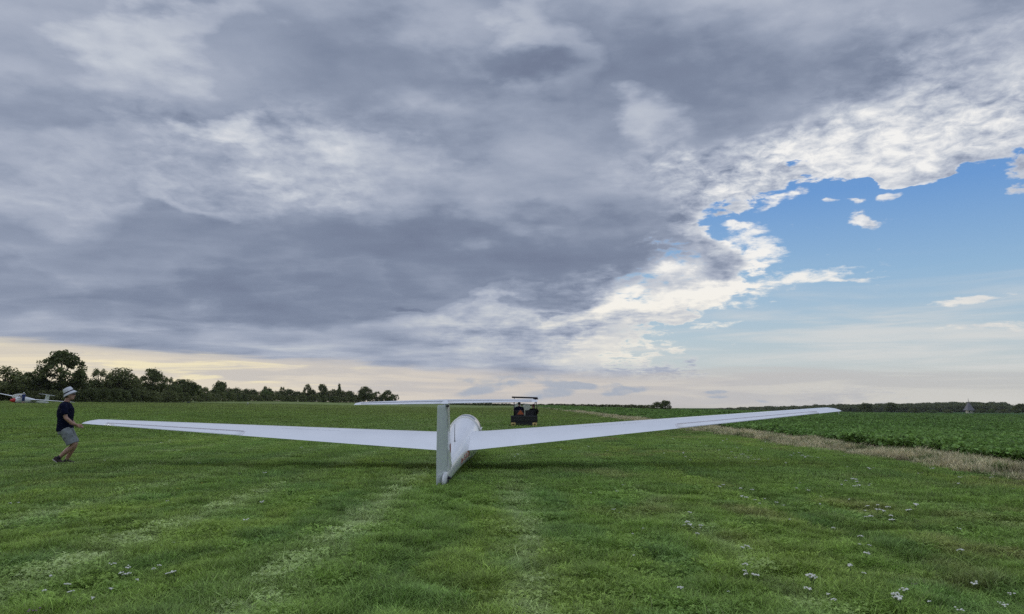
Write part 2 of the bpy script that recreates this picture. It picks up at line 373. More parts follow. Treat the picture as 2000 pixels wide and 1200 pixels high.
q.put(b_.inputs['Base Color'], q.mix(1., an.outputs['Color'], cx.outputs[0], 'MULTIPLY'))
b_.inputs['Specular IOR Level'].default_value = .1
bp = q.n('ShaderNodeBump'); bp.inputs['Strength'].default_value = .8; bp.inputs['Distance'].default_value = .05; q.put(bp.inputs['Height'], n1); gm.node_tree.links.new(bp.outputs[0], b_.inputs['Normal'])
ground = link('ground', me, None, gm, True); tag(ground, kind='structure')

# ------------------------------------------------------------------ scattering (grass, verge, crop, far wood): stuff
def leaf_mat(name, mul=(1, 1, 1), col=None, trans=.35, tipmul=1.35, rootmul=.45, noise=0.):
    m = bpy.data.materials.new(name); m.use_nodes = True; t = m.node_tree; t.nodes.clear(); q = G(t)
    if col is None:
        a = q.n('ShaderNodeAttribute', attribute_type='INSTANCER', attribute_name='col'); base = a.outputs['Color']
    else: base = (*col, 1)
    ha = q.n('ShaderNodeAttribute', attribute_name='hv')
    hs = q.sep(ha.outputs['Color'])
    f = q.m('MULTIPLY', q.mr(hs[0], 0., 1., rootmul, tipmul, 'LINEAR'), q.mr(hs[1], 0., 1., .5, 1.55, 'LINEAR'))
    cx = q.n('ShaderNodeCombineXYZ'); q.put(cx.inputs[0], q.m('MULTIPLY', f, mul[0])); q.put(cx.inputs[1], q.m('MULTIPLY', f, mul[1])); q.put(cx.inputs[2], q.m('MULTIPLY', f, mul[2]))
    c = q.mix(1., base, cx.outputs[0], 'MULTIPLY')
    # a few straw-coloured blades
    c = q.mix(q.m('MULTIPLY', q.m('GREATER_THAN', hs[2], .93), .55), c, (.26, .24, .12, 1))
    d = q.n('ShaderNodeBsdfDiffuse'); tr = q.n('ShaderNodeBsdfTranslucent'); q.put(d.inputs[0], c); q.put(tr.inputs[0], c)
    mx = q.n('ShaderNodeMixShader'); mx.inputs[0].default_value = trans
    t.links.new(d.outputs[0], mx.inputs[1]); t.links.new(tr.outputs[0], mx.inputs[2])
    gl = q.n('ShaderNodeBsdfGlossy'); gl.inputs['Roughness'].default_value = .5; gl.inputs[0].default_value = (.5, .5, .5, 1)
    m2 = q.n('ShaderNodeMixShader'); m2.inputs[0].default_value = .04
    t.links.new(mx.outputs[0], m2.inputs[1]); t.links.new(gl.outputs[0], m2.inputs[2])
    o = q.n('ShaderNodeOutputMaterial'); t.links.new(m2.outputs[0], o.inputs[0]); return m
def blades(name, n, rad, h, w, lean, m, segs=3, hvar=.5, seed=0, straw=True):
    r = np.random.default_rng(seed); V = []; Fc = []; H = []
    for i in range(n):
        a = r.random()*6.28; rr = rad*math.sqrt(r.random()); bx, by = rr*math.cos(a), rr*math.sin(a)
        d = r.random()*6.28; hh = h*(1-hvar+2*hvar*r.random())*(1-.35*(rr/rad)**2); ln = lean*(.2+1.2*r.random())*hh
        wx, wy = -math.sin(d)*w/2*(.6+.8*r.random()), math.cos(d)*w/2*(.6+.8*r.random()); k = len(V); r1, r2 = r.random(), r.random() if straw else 0
        for s_ in range(segs):
            t = s_/segs; px_, py_, pz_ = bx+math.cos(d)*ln*t*t, by+math.sin(d)*ln*t*t, hh*t*(1-.25*t*lean); tw = 1-.35*t
            V += [(px_-wx*tw, py_-wy*tw, pz_), (px_+wx*tw, py_+wy*tw, pz_)]; H += [(t, r1, r2, 1)]*2
        V.append((bx+math.cos(d)*ln, by+math.sin(d)*ln, hh*(1-.25*lean))); H.append((1, r1, r2, 1))
        for s_ in range(segs-1): Fc.append((k+2*s_, k+2*s_+1, k+2*s_+3, k+2*s_+2))
        Fc.append((k+2*segs-2, k+2*segs-1, k+2*segs))
    me = bpy.data.meshes.new(name); me.from_pydata(V, [], Fc)
    ca = me.color_attributes.new('hv', 'FLOAT_COLOR', 'POINT'); ca.data.foreach_set('color', np.array(H).ravel())
    me.materials.append(m); return me
def source(name, meshes):
    c = bpy.data.collections.new(name)
    for i, me in enumerate(meshes): c.objects.link(bpy.data.objects.new('%s_%02d' % (name, i), me))
    return c
def scatter(name, pts, rot, scl, idx_, colr, coll, nsrc):
    me = bpy.data.meshes.new(name); me.vertices.add(len(pts)); me.vertices.foreach_set('co', np.asarray(pts, float).ravel())
    def at2(nm, ty, data, key):
        a = me.attributes.new(nm, ty, 'POINT'); a.data.foreach_set(key, np.asarray(data).ravel())
    at2('rot', 'FLOAT_VECTOR', rot, 'vector'); at2('scl', 'FLOAT_VECTOR', scl, 'vector'); at2('idx', 'INT', idx_.astype(np.int32), 'value')
    at2('col', 'FLOAT_COLOR', np.concatenate([colr, np.ones((len(pts), 1))], 1), 'color')
    o = link(name, me)
    ng = bpy.data.node_groups.new(name, 'GeometryNodeTree')
    ng.interface.new_socket('Geometry', in_out='INPUT', socket_type='NodeSocketGeometry'); ng.interface.new_socket('Geometry', in_out='OUTPUT', socket_type='NodeSocketGeometry')
    N = ng.nodes.new; gi = N('NodeGroupInput'); go = N('NodeGroupOutput'); ip = N('GeometryNodeInstanceOnPoints'); ci = N('GeometryNodeCollectionInfo')
    ci.inputs[0].default_value = coll; ci.inputs['Separate Children'].default_value = True; ci.inputs['Reset Children'].default_value = True
    def na(nm, ty):
        a = N('GeometryNodeInputNamedAttribute'); a.data_type = ty; a.inputs[0].default_value = nm; return a.outputs[0]
    L = ng.links.new; L(gi.outputs[0], ip.inputs['Points']); L(ci.outputs[0], ip.inputs['Instance']); ip.inputs['Pick Instance'].default_value = True
    L(na('idx', 'INT'), ip.inputs['Instance Index'])
    er = N('FunctionNodeEulerToRotation'); L(na('rot', 'FLOAT_VECTOR'), er.inputs[0]); L(er.outputs[0], ip.inputs['Rotation'])
    L(na('scl', 'FLOAT_VECTOR'), ip.inputs['Scale']); L(ip.outputs[0], go.inputs[0])
    md = o.modifiers.new('scatter', 'NODES'); md.node_group = ng
    return o
def polar(n, r0, r1, az0=-50, az1=46, p=1.0):
    u = rng.random(n); r = (r0**(2*p)+u*(r1**(2*p)-r0**(2*p)))**(1/(2*p)); a = np.radians(az0+(az1-az0)*rng.random(n))
    return r*np.sin(a), r*np.cos(a)
def near_patch(x, y): return fbm(x/.24+3, y/.30+1, 3)

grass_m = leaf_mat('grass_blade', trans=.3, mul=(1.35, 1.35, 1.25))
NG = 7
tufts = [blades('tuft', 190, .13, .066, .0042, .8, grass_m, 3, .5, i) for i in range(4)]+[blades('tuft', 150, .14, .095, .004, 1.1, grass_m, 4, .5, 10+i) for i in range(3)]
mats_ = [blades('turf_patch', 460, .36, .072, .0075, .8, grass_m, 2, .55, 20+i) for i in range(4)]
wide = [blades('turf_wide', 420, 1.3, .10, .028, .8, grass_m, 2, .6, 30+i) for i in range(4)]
P_, R_, S_, I_, C_ = [], [], [], [], []
def addpts(x, y, hs, lat, ii, zoff=-.01, cj=.15, cm=1.0):
    keep = (x < STRIP0+.15+.3*(rng.random(len(x))-.5)); x, y, hs, lat, ii = x[keep], y[keep], hs[keep], lat[keep], ii[keep]
    n = len(x); P_.append(np.stack([x, y, height(x, y)+zoff], 1))
    R_.append(np.stack([(rng.random(n)-.5)*.25, (rng.random(n)-.5)*.25, rng.random(n)*6.28], 1)); S_.append(np.stack([lat, lat, hs], 1)); I_.append(ii)
    c = turf_col(x, y)*(1+cj*(rng.random((n, 1))-.5)*2)*cm; C_.append(c)
def hscale(x, y):
    li, dk = lanes(x, y); return (.50+.75*sstep(near_patch(x, y), .3, .75)+.25*sstep(fbm(x/1.5, y/1.5), .5, .8))*(1-.6*li)*(1+.5*dk)
x, y = polar(27000, 3.2, 13); t_ = near_patch(x+50, y+50); hs = hscale(x, y)
ii = np.where(t_ > .58, 4+rng.integers(0, 3, len(x)), rng.integers(0, 4, len(x))); addpts(x, y, hs, .8+.5*rng.random(len(x)), ii)
x, y = polar(30000, 12, 36, p=.8); addpts(x, y, hscale(x, y), .8+.5*rng.random(len(x)), 7+rng.integers(0, 4, len(x)))
x, y = polar(32000, 32, 190, p=.6); addpts(x, y, (.7+.6*rng.random(len(x))*fbm(x/6, y/6)*1.4)*(.45+.55*sstep(y, 45, 90)), .8+.6*rng.random(len(x)), 11+rng.integers(0, 4, len(x)), -.05)
def clover(seed):
    r = np.random.default_rng(seed); V, Fc, H = [], [], []
    for i in range(70):
        a = r.random()*6.28; rr = .13*math.sqrt(r.random()); c = Vector((rr*math.cos(a), rr*math.sin(a), .02+.045*r.random())); r1 = .35+.65*r.random(); d = Euler((r.normal()*.35, r.normal()*.35, r.random()*6.28)).to_matrix()
        for t in range(3):
            k = len(V); q1 = Euler((0, 0, t*2.09)).to_matrix()
            for v in ((0, 0, 0), (.008, -.0065, .001), (.017, 0, -.001), (.008, .0065, .001)): V.append(c+d@(q1@Vector(v)))
            Fc += [(k, k+1, k+2, k+3)]; H += [(.8, r1, 0, 1)]*4
    me = bpy.data.meshes.new('clover_patch'); me.from_pydata([tuple(v) for v in V], [], Fc)
    ca = me.color_attributes.new('hv', 'FLOAT_COLOR', 'POINT'); ca.data.foreach_set('color', np.array(H).ravel()); me.materials.append(grass_m); return me
extra = [clover(80), clover(81), blades('stalks', 9, .12, .20, .0034, .9, grass_m, 5, .4, 82), blades('stalks', 7, .12, .17, .0036, 1.2, grass_m, 5, .4, 83)]
x, y = polar(3600, 3.4, 14); k_ = fbm(x/.8+31, y/.8+7, 3) > .5; x, y = x[k_], y[k_]; addpts(x, y, .9+.4*rng.random(len(x)), .9+.5*rng.random(len(x)), 15+rng.integers(0, 2, len(x)), .0, .15, .85)
x, y = polar(2600, 3.4, 20); k_ = fbm(x/.9+61, y/.9+17, 3) > .48; x, y = x[k_], y[k_]; addpts(x, y, .7+.5*rng.random(len(x)), .9+.4*rng.random(len(x)), 17+rng.integers(0, 2, len(x)), -.005, .2, 1.25)
grass_src = source('grass_source', tufts+mats_+wide+extra)
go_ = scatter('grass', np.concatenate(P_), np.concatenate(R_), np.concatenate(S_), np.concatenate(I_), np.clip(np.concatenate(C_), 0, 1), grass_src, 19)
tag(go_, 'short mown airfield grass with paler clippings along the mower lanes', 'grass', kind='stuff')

# dry verge
dry_m = leaf_mat('dry_stalk', trans=.25, tipmul=1.25, rootmul=.6)
drys = [blades('dry_tuft', 60, .20, .44, .007, .45, dry_m, 3, .4, 40+i, False) for i in range(4)]
n = 8200; y = 6+(190-6)*rng.random(n)**1.7; wv = STRIP0+.35*(fbm(y/5, y*0+2)-.5)*2; x = wv+(STRIP1-STRIP0)*rng.random(n)+.25*(rng.random(n)-.5)
dn = fbm(x/.9+5, y/1.6+5, 3); keep = dn > .30+.16*rng.random(n); x, y, dn = x[keep], y[keep], dn[keep]; n = len(x)
pt = np.stack([x, y, height(x, y)-.02], 1); lat = .8+.6*rng.random(n)+sstep(y, 30, 120)*1.2
mid = 1-np.abs((x-(STRIP0+STRIP1)/2)/1.5)**2
sc = np.stack([lat, lat, (.25+.75*dn)*(.40+.5*np.clip(mid, 0, 1))], 1)
cc = np.array([.62, .54, .33])*(.65+.7*rng.random((n, 1))); gr = (rng.random(n) < .25+.9*np.clip(.5-dn, 0, .4))[:, None]; cc = np.where(gr, np.array([.14, .20, .06])*(.8+.4*rng.random((n, 1))), cc)
vg = scatter('dry_grass', pt, np.stack([(rng.random(n)-.5)*.2, (rng.random(n)-.5)*.2, rng.random(n)*6.28], 1), sc, rng.integers(0, 4, n), cc, source('dry_source', drys), 4)
tag(vg, 'tall dry beige grass in the strip between mown turf and crop', 'dry grass', kind='stuff')

# crop
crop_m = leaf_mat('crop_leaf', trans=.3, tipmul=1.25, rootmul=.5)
def cropmesh(seed, n, rad, h, ls):
    r = np.random.default_rng(seed); V, Fc, H = [], [], []
    for i in range(n):
        a = r.random()*6.28; rr = rad*math.sqrt(r.random()); c = Vector((rr*math.cos(a), rr*math.sin(a), h*(.25+.75*r.random()**.6)-ls*.25))
        s_ = ls*(.6+.8*r.random()); d = Euler((r.normal()*.55, r.normal()*.55, r.random()*6.28)).to_matrix(); k = len(V)
        for v in ((-.5, 0, 0), (-.1, -.42, .08), (.55, 0, -.12), (-.1, .42, .08)): V.append(c+d@(Vector(v)*s_))
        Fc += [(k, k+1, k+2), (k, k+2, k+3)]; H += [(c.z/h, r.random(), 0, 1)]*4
    me = bpy.data.meshes.new('crop'); me.from_pydata([tuple(v) for v in V], [], Fc)
    ca = me.color_attributes.new('hv', 'FLOAT_COLOR', 'POINT'); ca.data.foreach_set('color', np.array(H).ravel()); me.materials.append(crop_m); return me
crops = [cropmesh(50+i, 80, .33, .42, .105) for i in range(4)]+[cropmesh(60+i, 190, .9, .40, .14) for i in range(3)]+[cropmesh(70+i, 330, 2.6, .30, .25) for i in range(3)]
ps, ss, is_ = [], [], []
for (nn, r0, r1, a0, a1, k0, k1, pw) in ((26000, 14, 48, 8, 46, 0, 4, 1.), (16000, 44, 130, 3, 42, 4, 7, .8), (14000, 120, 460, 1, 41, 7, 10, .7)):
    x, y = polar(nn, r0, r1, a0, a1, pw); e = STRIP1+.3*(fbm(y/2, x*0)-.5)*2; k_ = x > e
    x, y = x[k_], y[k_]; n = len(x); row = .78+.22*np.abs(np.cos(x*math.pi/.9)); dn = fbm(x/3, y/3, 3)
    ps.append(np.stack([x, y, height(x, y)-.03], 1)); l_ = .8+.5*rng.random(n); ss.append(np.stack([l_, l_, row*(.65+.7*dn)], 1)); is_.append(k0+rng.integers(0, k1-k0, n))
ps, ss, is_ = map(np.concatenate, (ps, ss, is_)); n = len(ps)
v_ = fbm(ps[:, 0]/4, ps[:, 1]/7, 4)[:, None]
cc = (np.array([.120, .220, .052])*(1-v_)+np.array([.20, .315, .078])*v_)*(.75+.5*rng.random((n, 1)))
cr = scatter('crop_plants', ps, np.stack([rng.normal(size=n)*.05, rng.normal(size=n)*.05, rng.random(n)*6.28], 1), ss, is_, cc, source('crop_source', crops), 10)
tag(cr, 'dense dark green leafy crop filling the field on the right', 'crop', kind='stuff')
# ------------------------------------------------------------------ trees and hedges
bark = noisy(mat('bark', (.06, .05, .04), .95), 6, .5)
foli = [leaf_mat('foliage_dark', col=(.13, .155, .055), trans=.30, tipmul=1.15, rootmul=.8), leaf_mat('foliage_olive', col=(.165, .185, .068), trans=.30, tipmul=1.15, rootmul=.8),
        leaf_mat('foliage_fresh', col=(.14, .19, .058), trans=.30, tipmul=1.15, rootmul=.8)]
def crown_mesh(seed, kind, m, leaf=.035, nc=46, per=110, spread=.16):
    """unit tree: 1 high. clumps of leaves round the ends of limbs"""
    r = np.random.default_rng(seed); V, Fc, H, cl = [], [], [], []
    for i in range(nc):
        if kind == 'tree':
            th = r.random()*6.28; u = r.random(); z = .26+.68*u; w = .40*math.sin(math.pi*min(1, (.10+.86*u)))**.6*(1.05-.25*u); rr = w*(.35+.65*r.random()**.5)
        elif kind == 'tall':
            th = r.random()*6.28; u = r.random(); z = .12+.83*u; w = .34*math.sin(math.pi*(.12+.84*u))**.6; rr = w*(.3+.7*r.random()**.5)
        elif kind == 'open':
            th = r.random()*6.28; u = r.random(); z = .36+.58*u; w = .40*math.sin(math.pi*(.14+.80*u))**.7; rr = w*(.6+.4*r.random())
        else:
            th = r.random()*6.28; u = r.random()**.8; z = .04+.88*u; w = .62*math.sqrt(max(0, 1-(u*.96)**2.2)); rr = w*(.3+.7*r.random()**.5)
        cl.append((rr*math.cos(th), rr*math.sin(th), z, spread*(.6+.7*r.random())))
    cl = np.array(cl)
    for (cx_, cy_, cz_, cr_) in cl:
        sh = r.random(); k_ = int(per*(.6+.8*r.random()))
        for j in range(k_):
            d = r.normal(size=3); d /= np.linalg.norm(d)+1e-9; rad = cr_*(r.random()**.45); p = np.array((cx_, cy_, cz_))+d*rad*np.array((1., 1., .85))
            if p[2] < .01: p[2] = .01
            a = r.normal(size=3); a /= np.linalg.norm(a); b = np.cross(a, r.normal(size=3)); b /= np.linalg.norm(b)+1e-9; s_ = leaf*(.5+r.random()); k = len(V)
            V += [tuple(p-a*s_*.6), tuple(p+b*s_*.45), tuple(p+a*s_*.7), tuple(p-b*s_*.4)]; Fc += [(k, k+1, k+2, k+3)]; H += [(sh, r.random(), 0, 1)]*4
    me = bpy.data.meshes.new('crown'); me.from_pydata(V, [], Fc)
    ca = me.color_attributes.new('hv', 'FLOAT_COLOR', 'POINT'); ca.data.foreach_set('color', np.array(H).ravel()); me.materials.append(m); return me, cl
def trunk_mesh(cl, seed, girth=.022, low=.3):
    r = np.random.default_rng(seed); b = MB(); lean = r.normal()*.02
    b.tube([(0, 0, -.03), (lean*.5, 0, .2), (lean, lean, .45), (lean*1.5, lean, .72)], [girth*1.3, girth, girth*.7, girth*.2], 8)
    for c in cl[r.permutation(len(cl))[:22]]:
        z0 = max(.12, c[2]-.25-.1*r.random()); st_ = Vector((lean*z0*2, lean*z0, min(z0, .6))); e = Vector((c[0], c[1], c[2])); mid_ = st_.lerp(e, .5)+Vector((0, 0, .03))
        b.tube([st_, mid_, e], [girth*.42, girth*.26, girth*.08], 5)
    me = bpy.data.meshes.new('trunk'); me.from_pydata(b.v, [], b.f); me.materials.append(bark); return me
PROTO = {}
for nm, kind, s0, leaf, nc, per, spr, mi in (('oak', 'tree', 1, .024, 135, 75, .072, 0), ('round', 'tree', 2, .034, 50, 100, .14, 0), ('round2', 'tree', 3, .034, 44, 100, .15, 1), ('tall', 'tall', 4, .034, 40, 90, .12, 1),
                                       ('open', 'open', 5, .032, 26, 70, .10, 1), ('bush', 'bush', 6, .050, 40, 90, .21, 0), ('bush2', 'bush', 7, .050, 36, 90, .22, 1), ('bush3', 'bush', 8, .050, 36, 90, .22, 2), ('ball', 'bush', 9, .05, 55, 110, .2, 0)):
    cm, cl = crown_mesh(s0, kind, foli[mi], leaf, nc, per, spr); PROTO[nm] = (cm, trunk_mesh(cl, s0, .022 if kind != 'bush' else .012))
def tree(proto, loc, h, w=None, label=None, name='tree', cat='tree', group=None, rz=None):
    e = empty(name, loc, (0, 0, random.random()*6.28 if rz is None else rz)); w = w or h; e.scale = (w, w, h)
    cm, tm = PROTO[proto]
    c = bpy.data.objects.new('crown', cm); COL.objects.link(c); c.parent = e
    t = bpy.data.objects.new('trunk' if 'bush' not in name else 'stem', tm); COL.objects.link(t); t.parent = e
    tag(e, label, cat, group); LAST[0] = e; return e
LAST = [None]
def planted(px, ytop, Y, proto, wpx=None, label=None, **k):
    """a tree whose top shows at (px, ytop) of the photograph, standing Y metres ahead"""
    t = at(px, ytop, Y); z0 = hz(t.x, t.y)-.1; h = t.z-z0
    w = (wpx/F*Y/(.86 if PROTO[proto] and not proto.startswith(('bush', 'ball')) else 1.36)) if wpx else None
    return tree(proto, (t.x, t.y, z0), h, w, label, **k)
GL = 'trees along the left edge of the airfield'
T = [ # px, ytop, distance, proto, width px, label
 (125, 684, 150, 'oak', 104, 'tallest tree of the left tree line, broad open crown above the walking man'),
 (8, 716, 140, 'round2', 86, 'ragged tree cut by the left edge of the picture'),
 (62, 727, 150, 'round', 64, 'tree between the picture edge tree and the tallest tree'),
 (196, 721, 160, 'open', 46, 'thin see-through tree just right of the tallest tree'),
 (236, 719, 165, 'round2', 66, 'uneven bushy tree behind the wing tip, second right of the tallest tree'),
 (300, 720, 180, 'round', 52, 'round-topped tree with a gap of sky under its crown'),
 (330, 737, 190, 'open', 34, 'small loose tree leaning on the round-topped tree'),
 (360, 741, 205, 'round', 62, 'wide low tree at the right end of the high hedge'),
 (430, 746, 300, 'ball', 32, 'dark globe-shaped tree standing alone above the hedge'),
 (518, 755, 350, 'tall', 16, 'slim sapling at the start of the low hedge'),
 (552, 756, 360, 'open', 16, 'small twiggy tree sticking out of the low hedge'),
 (601, 751, 370, 'tall', 20, 'pointed tree rising from the middle of the low hedge'),
 (630, 750, 370, 'round', 24, 'small oval tree right of the pointed tree'),
 (663, 750, 380, 'tall', 11, 'sparse bare-looking tree with a thin top'),
 (652, 760, 380, 'open', 14, 'low twiggy tree beside the sparse one'),
 (714, 755, 380, 'round', 30, 'leafy tree above the left tip of the tailplane'),
 (736, 765, 390, 'open', 20, 'loose shrub-like tree between the leafy tree and the dark one'),
 (757, 762, 400, 'round', 22, 'dark round tree near the end of the hedge'),
 (774, 771, 410, 'open', 14, 'last little tree at the end of the hedge')]
for px, yt, Y, pr, w, lb in T: planted(px, yt, Y, pr, w, lb, group=GL)
LAND = [(-160, 'beyond the picture edge'), (-30, 'left of the picture-edge tree'), (8, 'under the picture-edge tree'), (62, 'under the tree left of the tallest tree'), (125, 'under the tallest tree'), (196, 'under the thin see-through tree'), (240, 'under the uneven bushy tree'), (300, 'under the round-topped tree'),
    (362, 'under the wide low tree'), (430, 'under the globe-shaped tree'), (475, 'between the globe-shaped tree and the slim sapling'), (518, 'under the slim sapling'), (556, 'under the small twiggy tree'), (601, 'under the pointed tree'), (632, 'under the small oval tree'), (663, 'under the sparse bare tree'), (714, 'under the leafy tree'), (757, 'at the dark tree near the hedge end'),
    (905, 'behind the right half of the tailplane'), (975, 'behind the tailplane, left of the cart'), (1025, 'straight behind the cart'), (1075, 'just right of the cart roof'), (1120, 'between the cart and the middle of the hedge'), (1180, 'in the middle of the hedge'), (1240, 'right of the middle of the hedge'), (1282, 'next to the ball-shaped bush')]
ORD = 'first second third fourth fifth sixth seventh eighth ninth tenth eleventh twelfth thirteenth fourteenth fifteenth sixteenth seventeenth eighteenth nineteenth twentieth twenty-first twenty-second twenty-third twenty-fourth twenty-fifth twenty-sixth twenty-seventh twenty-eighth twenty-ninth thirtieth'.split()
def hedge(pts, wpx, jit, group, lab, seed, protos=('bush', 'bush', 'bush2')):
    rr = random.Random(seed); px = pts[0][0]; made = []
    while px < pts[-1][0]:
        for (a, b) in zip(pts, pts[1:]):
            if a[0] <= px <= b[0]: t = (px-a[0])/(b[0]-a[0]); yt = a[1]+(b[1]-a[1])*t; Y = a[2]+(b[2]-a[2])*t; w = a[3]+(b[3]-a[3])*t
        planted(px, yt+rr.uniform(-jit, jit), Y*(1+rr.uniform(-.01, .01)), pr_ := rr.choice(protos), w*rr.uniform(.9, 1.25), lab, name='bush', cat='bush', group=group, rz=rr.uniform(0, 6.28)) and made.append((px, pr_, bpy.data.objects[-1] if False else LAST[0]))
        px += w*.52
    byl = {}
    for p_, pr_, o_ in made: byl.setdefault(min(LAND, key=lambda l: abs(l[0]-p_))[1], []).append(o_)
    for l_, os_ in byl.items():
        for i_, o_ in enumerate(os_): o_['label'] = (lab+' '+l_) if len(os_) == 1 else '%s %s, %s from left' % (lab, l_, ORD[i_])
hedge([(-240, 744, 140, 60), (-70, 738, 146, 60), (60, 744, 150, 56), (160, 746, 155, 54), (250, 740, 168, 50), (330, 748, 190, 46), (400, 756, 240, 32), (470, 763, 330, 28), (560, 762, 365, 28), (640, 766, 385, 24), (700, 768, 395, 22), (775, 775, 415, 16)], 40, 5,
      'bushes of the left hedge', 'dense hedge bush', 1)
hedge([(-230, 762, 132, 40), (-60, 762, 138, 40), (200, 762, 150, 38), (330, 765, 172, 32), (420, 769, 260, 20), (600, 773, 350, 16), (700, 776, 380, 14)], 30, 3, 'low bushes at the foot of the left hedge', 'low bush', 2, ('bush', 'bush2', 'bush2'))
planted(520, 762, 340, 'bush3', 26, 'brighter green round bush at the foot of the low hedge', name='bush', cat='bush')
planted(1299, 783, 235, 'ball', 26, 'dark ball-shaped bush at the right end of the middle hedge', name='bush', cat='bush')
planted(1282, 786, 237, 'bush', 26, 'spiky dark bush just left of the ball-shaped bush', name='bush', cat='bush')
hedge([(1056, 789.5, 330, 10), (1095, 789, 320, 12), (1130, 790, 310, 11), (1200, 790.5, 290, 12), (1275, 791, 255, 13)], 10, .8, 'low hedge across the middle distance', 'small hedge bush', 3, ('bush', 'bush2'))
hedge([(880, 789, 360, 14), (935, 787, 350, 16), (1000, 789, 350, 12), (1056, 790, 335, 10)], 10, .8, 'dark bushes behind the tailplane', 'dark bush', 4, ('bush',))
# far wood on the right
srcw = source('wood_source', [PROTO['round'][0], PROTO['ball'][0], PROTO['round2'][0], PROTO['bush'][0]])
pw, sw, iw = [], [], []
rr = random.Random(5)
def topline(px):
    k = [(1330, 801), (1380, 799), (1420, 797), (1500, 794), (1560, 793), (1620, 790), (1700, 789), (1790, 787.5), (1850, 786), (1920, 786), (1960, 786), (1978, 793), (1990, 797), (2010, 790), (2200, 788)]
    for a, b in zip(k, k[1:]):
        if a[0] <= px <= b[0]: return a[1]+(b[1]-a[1])*(px-a[0])/(b[0]-a[0])
    return 790
for rown, (Y, off) in enumerate(((1250, 0.), (1180, 1.5), (1110, 3.5), (1040, 6.))):
    px = 1335
    while px < 2190:
        h_ = rr.uniform(9, 13); t = at(px, topline(px)+off+rr.uniform(-.8, 1.2), Y*rr.uniform(.98, 1.02)); pw.append((t.x, t.y, t.z-h_)); s_ = rr.uniform(11, 17); sw.append((s_, s_, h_)); iw.append(rr.choice((0, 1, 1, 2, 3))); px += rr.uniform(4, 8)
n = len(pw)
wd = scatter('woodland', np.array(pw), np.array([(0, 0, rr.random()*6.28) for _ in range(n)]), np.array(sw), np.array(iw), np.full((n, 3), .05), srcw, 4)
tag(wd, 'far dark wood along the horizon on the right', 'wood', kind='stuff')
planted(1691, 788, 620, 'ball', 32, 'rounded dark tree alone in front of the far wood', name='tree')
planted(1740, 786, 640, 'round', 26, 'upright dark tree in front of the far wood, right of the rounded one', name='tree')
planted(1996, 789, 600, 'ball', 40, 'large dark tree at the right edge of the horizon', name='tree')
for i, (px, yt, w) in enumerate(((1785, 799, 30), (1820, 801, 26), (1850, 800, 22), (1915, 799, 24), (1935, 799, 20), (1960, 800, 24))):
    planted(px, yt, 660, ('bush', 'bush3', 'bush2')[i % 3], w, 'far green bush in front of the wood, '+ORD[i]+' from left of six', name='bush', cat='bush', group='bushes in front of the far wood')
# little church tower
ct = at(1893, 805, 700); K = 700/F
stone = noisy(mat('pale_stone', (.55, .52, .44), .9), 1.2, .25); slate = noisy(mat('slate', (.16, .155, .17), .7), 2, .25)
zb = hz(ct.x, ct.y)-1
ch = empty('church', (ct.x, ct.y, zb)); tag(ch, 'small church tower with steep grey pyramid roof far across the crop', 'church')
def lz(py): return at(1893, py, 700).z-zb
hw = 4.6*K
m_ = MB(); m_.box((0, 0, lz(801.5)/2), (2*hw*.93, 2*hw*.93, lz(801.5))); m_.build('wall', stone, ch)
m_ = MB(); hb, ht = lz(801.8), lz(786.5)
m_.add([(-hw*1.6, -hw*1.6, hb), (hw*1.6, -hw*1.6, hb), (hw*1.6, hw*1.6, hb), (-hw*1.6, hw*1.6, hb), (-hw*1.1, -hw*1.1, hb+(ht-hb)*.3), (hw*1.1, -hw*1.1, hb+(ht-hb)*.3), (hw*1.1, hw*1.1, hb+(ht-hb)*.3), (-hw*1.1, hw*1.1, hb+(ht-hb)*.3),
        (-.5, -.5, ht), (.5, -.5, ht), (.5, .5, ht), (-.5, .5, ht)], [(3, 2, 1, 0), (0, 1, 5, 4), (1, 2, 6, 5), (2, 3, 7, 6), (3, 0, 4, 7), (4, 5, 9, 8), (5, 6, 10, 9), (6, 7, 11, 10), (7, 4, 8, 11), (8, 9, 10, 11)]); rf = m_.build('roof', slate, ch)
m_ = MB(); m_.tube([(0, 0, ht-.2), (0, 0, lz(778))], [.22, .1], 6); m_.box((0, 0, lz(782)), (1.4, .12, .14)); m_.build('finial', mat('iron', (.05, .05, .055), .6), rf)
m_ = MB(); m_.box((-1.2, -hw*.93-.02, lz(804)), (.8, .1, 1.5)); m_.build('window', mat('window_dark', (.02, .02, .025), .2), ch)

